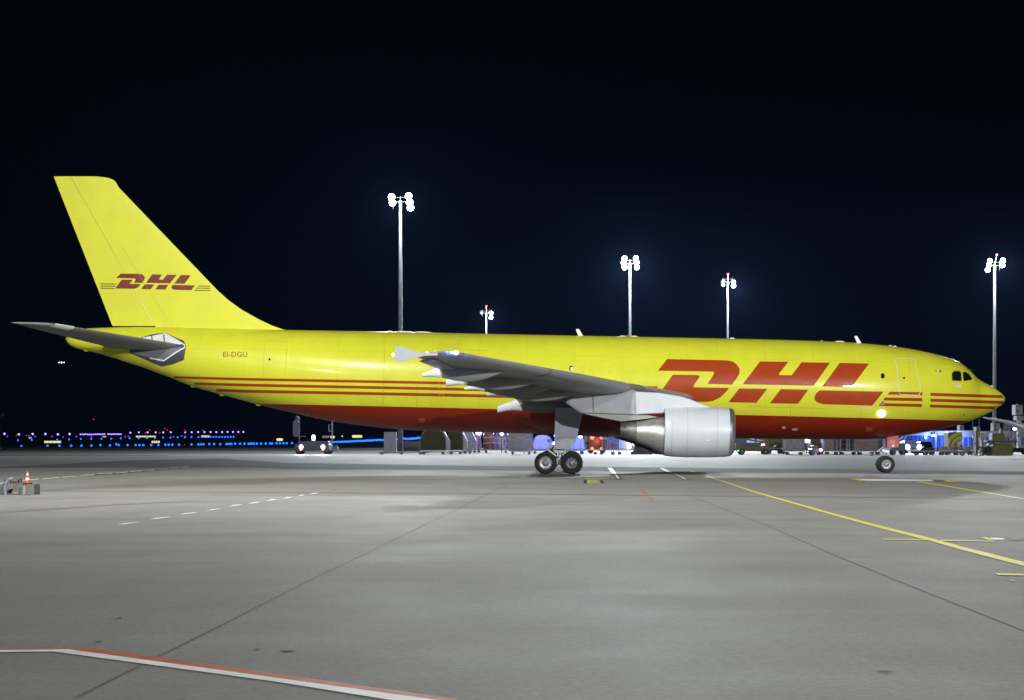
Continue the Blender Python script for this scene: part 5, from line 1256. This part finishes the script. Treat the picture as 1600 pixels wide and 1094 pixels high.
# --- van with headlights and dark car
Y = 255
def road_vehicle(px0, px1, ytop, label, paint, nm, cat, lit):
    w = (px1 - px0) * Y / FPX; h = H_(ytop, Y); t = thing(nm, label, cat, (X_((px0 + px1) / 2, Y), Y, 0))
    van = nm == 'parked_van'
    P = [(-w / 2, .35), (w / 2, .35), (w / 2, h * .55), (w * .43, h * .9), (w * .36, h), (-w * .36, h), (-w * .43, h * .9), (-w / 2, h * .55)]
    P2 = [(x * 1.0, z if z < h * .6 else h * .58) for x, z in P]
    b = MB(); b.loft([[Vector((x * .94, -2.5, .35 + (min(z, h * .50) - .35) * .9)) for x, z in P], [Vector((x, -2.2, min(z, h * .56))) for x, z in P], [Vector((x, -1.5, min(z, h * .60))) for x, z in P], [Vector((x, -.75, z)) for x, z in P], [Vector((x, 2.3, z)) for x, z in P], [Vector((x * .96, 2.5, .4 + (z - .4) * .92)) for x, z in P]], smooth=False); b.build('body', paint, t)
    MB().add([(-w * .40, -1.46, h * .62), (w * .40, -1.46, h * .62), (w * .34, -.80, h * .93), (-w * .34, -.80, h * .93)], [(0, 1, 2, 3)]).build('windscreen', GLASS, t)
    MB().box((0, -2.5, .5), (w * .92, .12, .22), bev=.05).build('bumper', DARK if not van else WHITE, t)
    MB().box((0, -2.52, .78), (w * .36, .06, .16)).build('grille', DARK, t)
    for s_ in (-1, 1):
        MB().box((s_ * (w / 2 + .1), -1.2, h * .58), (.18, .1, .16), bev=.03).build('mirror', DARK, t)
        l = MB().cyl((s_ * w * .40, -2.48, .98), (s_ * w * .40, -2.58, .98), .16, n=12)
        if lit: l.ball((s_ * w * .40, -2.6, .98), .34, 12, sc=(1, .5, 1.1))
        l.build('headlight', glow('van_headlight', (.80, .84, 1.0), 9) if lit else mat('headlight_glass', (.5, .55, .7), .15), t)
        if lit: lamp('headlight_beam', 'SPOT', (s_ * w * .40, -3.1, 1.0), 14000, (.30, .42, 1), .2, t, (R(-85), 0, R(-16)), 60, 1)
    wheels(t, [-w * .42, w * .42], .33, y=-1.6, hy=.0, w=.3)
    wheels(t, [-w * .42, w * .42], .33, y=1.6, hy=.0, w=.3)
    if van: MB().box((0, .6, h + .03), (w * .68, 2.6, .06), bev=.02).build('roof_rack', mat('cream_roof', (.6, .57, .35), .5), t)
    return t
road_vehicle(1409.5, 1432.5, 689.5, 'white van facing the camera with dazzling headlights', mat('van_white_blue', (.22, .25, .38), .35, coat=.3), 'parked_van', 'van', True)
road_vehicle(1434, 1454.5, 690.5, 'dark blue car parked right of the dazzling van', mat('car_navy', (.012, .016, .05), .25, coat=.5), 'parked_car', 'car', False)
# --- olive high loader
Y = 222; t = thing('cargo_high_loader', 'big olive high loader with platforms, right of the nose behind the apron', 'loader', (X_(1550, Y), Y, 0)); k_ = Y / FPX
def lb(x0, x1, y0, y1, nm, m, ya=-1.5, yb=1.5, bev=.05, par=None):
    a, c = (x0 - 1550) * k_, (x1 - 1550) * k_; z1_, z0_ = H_(y0, Y), max(H_(y1, Y), .04)
    return MB().box(((a + c) / 2, (ya + yb) / 2, (z0_ + z1_) / 2), (c - a, yb - ya, z1_ - z0_), bev=bev).build(nm, m, par or t)
lb(1546, 1577.5, 692.5, 711.5, 'main_body', LOAD, bev=.2); lb(1547, 1577, 695.2, 696.2, 'body_rail', mat('loader_dark', (.08, .08, .02), .5), -1.56, -1.5, 0)
lb(1538, 1584, 688.6, 691.4, 'platform', MATS['loader_dark'], -1.6, 1.6)
lb(1547, 1566.5, 677.5, 688.6, 'control_cab', LOAD, -1.0, .6, .1); lb(1549, 1564, 679, 680, 'cab_rail', MATS['loader_dark'], -1.06, -1.0, 0)
lb(1561.5, 1566, 671, 677.5, 'exhaust_box', LOAD, -.5, .2); lb(1563, 1564.4, 668.5, 671, 'exhaust_pipe', MATS['loader_dark'], -.2, 0, 0)
lb(1523, 1526.2, 672, 712, 'scissor_post', mat('loader_rust', (.13, .07, .03), .6), -.6, .6); lb(1532, 1535, 684, 712, 'scissor_post', LOAD, -.6, .6); lb(1540, 1546, 699, 713, 'scissor_post', LOAD, -1.4, -.6)
lb(1526, 1547, 697.6, 700, 'lower_deck', LOAD, -1.5, 1.5); lb(1512, 1547, 711.6, 713.6, 'ground_frame', LOAD, -1.4, 1.4)
lb(1529, 1533, 676, 689, 'hose_reel', mat('yellow_hose', (.5, .38, .06), .5), -.9, -.7); lb(1531, 1537, 675.2, 677.4, 'work_lamp', WHITE, -.9, -.4)
b = MB(); b.box((-1.55, -.9, .9), (2.4, .12, .16), rot=Matrix.Rotation(R(35), 3, 'Y')); b.box((-1.2, -1.0, .9), (2.2, .12, .16), rot=Matrix.Rotation(R(-35), 3, 'Y')); b.build('scissor_arm', LOAD, t)
wheels(t, [-.85, 1.9], .40, hy=1.3, w=.3); MB().cyl((-.9, -1.62, .75), (-.9, -1.5, .75), .42, n=16).build('steering_wheel_cover', BLK, t)
# --- passenger stairs at far right
Y = 236; t = thing('mobile_stairs', 'grey metal stairs and railing at the right edge behind the loader', 'stairs', (X_(1585, Y), Y, 0)); b = MB()
for k in range(11): b.box((-1.6 + k * .33, 0, .9 + k * .27), (.34, 1.4, .05))
b.build('tread', STEEL, t)
b = MB()
for s_ in (-.7, .7):
    b.cyl((-1.8, s_, .75), (2.1, s_, 3.7), .05, n=6); b.cyl((-1.8, s_, 1.75), (2.1, s_, 4.6), .035, n=6)
    for k in range(8): b.cyl((-1.6 + k * .48, s_, .9 + k * .37), (-1.6 + k * .48, s_, 1.9 + k * .35), .03, n=5)
for x, h in ((-1, 1.5), (0, 2.2), (1.2, 3.1), (2, 3.7)): b.cyl((x, -.7, .3), (x, -.7, h), .05, n=6); b.cyl((x, .7, .3), (x - .9, .7, h * .8), .04, n=6)
b.build('railing', STEEL, t)
b = MB(); b.box((.2, 0, .6), (4.4, 1.8, .6), bev=.2); b.box((-1.3, 0, 1.15), (1.4, 1.5, .6), bev=.2); b.build('chassis', mat('stairs_dark', (.10, .10, .11), .5, var=.4), t); wheels(t, [-1.4, 1.5], .36, hy=.8, w=.25)
lamppost(1585.6, 670, 300, (.25, .38, 1), 22, 120, 'bright blue beacon at the right edge above the stairs', .34)
# lattice posts, white control tower and the wing of a parked airliner
Y = 320; t = thing('control_tower', 'small white tower with stacked cabins at the right edge', 'tower', (X_(1590, Y), Y, 0)); k_ = Y / FPX
def tb(x0, x1, y0, y1, nm, m, d=2.2, par=None, yo=0):
    z1_, z0_ = H_(y0, Y), H_(y1, Y) if y1 < 700 else 0
    return MB().box((((x0 + x1) / 2 - 1590) * k_, yo, (z0_ + z1_) / 2), ((x1 - x0) * k_, d, z1_ - z0_)).build(nm, m, par or t)
TW = mat('tower_white', (.26, .27, .30), .5)
tb(1584, 1595.4, 633, 648.6, 'upper_cabin', TW); tb(1586, 1597, 650, 656.5, 'lower_cabin', TW); tb(1589.6, 1594.6, 656.5, 712, 'shaft', mat('shaft_grey', (.36, .38, .42), .5), 1.2); tb(1588.4, 1590.6, 631.4, 633, 'roof_lamp', TW, .4)
tb(1585.6, 1588.4, 641, 644, 'window', DARK, .1, yo=-1.12); tb(1585.2, 1589, 634.8, 636, 'window', DARK, .1, yo=-1.12)
for k in range(3): tb(1591 + 1.4 * k, 1591.5 + 1.4 * k, 634, 647, 'cabin_rib', mat('rib_grey', (.35, .36, .38), .5), .06, yo=-1.13); tb(1588.5 + 2.5 * k, 1589 + 2.5 * k, 651, 656, 'cabin_rib', MATS['rib_grey'], .06, yo=-1.13)
for px, yt, l in ((1570.5, 661, 'left thin lattice post behind the loader'), (1576.5, 660, 'right thin lattice post behind the loader'), (1520, 657, 'left thin dark pole on the terminal'), (1530, 655, 'right thin dark pole on the terminal')):
    Y = 326; p = at(px, yt, Y); o = thing('thin_pole', l, 'pole', (p.x, Y, 0)); b = MB(); dark_ = px < 1540
    if dark_: b.cyl((0, 0, 0), (0, 0, p.z), .08, n=6)
    else:
        for s_ in (-.18, .18): b.cyl((s_, 0, 0), (s_, 0, p.z), .05, n=6)
        k = 0
        while 4 + k * .6 < p.z: b.cyl((-.18, 0, 4 + k * .6 - .3), (.18, 0, 4 + k * .6), .03, n=4); k += 1
    b.build('pole_shaft', NAVY if dark_ else STEEL, o)
aw = thing('parked_airliner', 'white wing of a parked airliner reaching in from the right edge', 'aircraft', (X_(1600, 190), 190, 0))
k_ = 190 / FPX; b = MB(); rg = []
for px, yt, th, ch in ((1537, 651.6, .12, .5), (1542, 652.3, .2, .9), (1570, 656, .36, 1.6), (1600, 661.5, .9, 2.4), (1640, 668, 1.2, 3.5), (1720, 680, 1.6, 6)):
    x = (px - 1600) * k_; z = H_(yt, 190) - th / 2
    rg.append([Vector((x, ch * math.sin(a) * .5, z + th / 2 * math.cos(a))) for a in [2 * math.pi * i / 14 for i in range(14)]])
b.loft(rg); b.build('wing', mat('airliner_white', (.72, .74, .80), .35, coat=.2), aw)
b = MB(); b.cyl(((1735 - 1600) * k_, -14, 3.6), ((1735 - 1600) * k_, 14, 3.6), 1.9, n=24); b.ball(((1735 - 1600) * k_, -14, 3.6), 1.9, 20, sc=(1, 2, 1)); b.ball(((1735 - 1600) * k_, 14, 3.6), 1.9, 20, sc=(1, 3, 1)); b.build('fuselage', MATS['airliner_white'], aw)
b = MB(); b.cyl(((1735 - 1600) * k_, -9, .4), ((1735 - 1600) * k_, -9, 2.5), .15, n=8); b.cyl(((1735 - 1600) * k_ - .3, -9, .4), ((1735 - 1600) * k_ + .3, -9, .4), .4, n=14)
for s_ in (-2.5, 2.5): b.cyl(((1735 - 1600) * k_ + s_, 2, .5), ((1735 - 1600) * k_ + s_ * .8, 2, 2.5), .18, n=8); b.cyl(((1735 - 1600) * k_ + s_ - .3, 2, .5), ((1735 - 1600) * k_ + s_ + .3, 2, .5), .5, n=14)
b.build('landing_gear', BLK, aw)

# ================================================================== HAZE
hz = MB().box((0, 900, 24.5), (2600, 2300, 53)).build('haze', [])
hm = bpy.data.materials.new('night_haze'); hm.use_nodes = True; t = hm.node_tree; t.nodes.clear()
ov = t.nodes.new('ShaderNodeOutputMaterial'); pv = t.nodes.new('ShaderNodeVolumePrincipled')
pv.inputs['Color'].default_value = (.22, .42, 1.0, 1); pv.inputs['Density'].default_value = 0.000033; pv.inputs['Anisotropy'].default_value = 0.0
t.links.new(pv.outputs[0], ov.inputs['Volume']); hz.data.materials.append(hm); hz['kind'] = 'stuff'
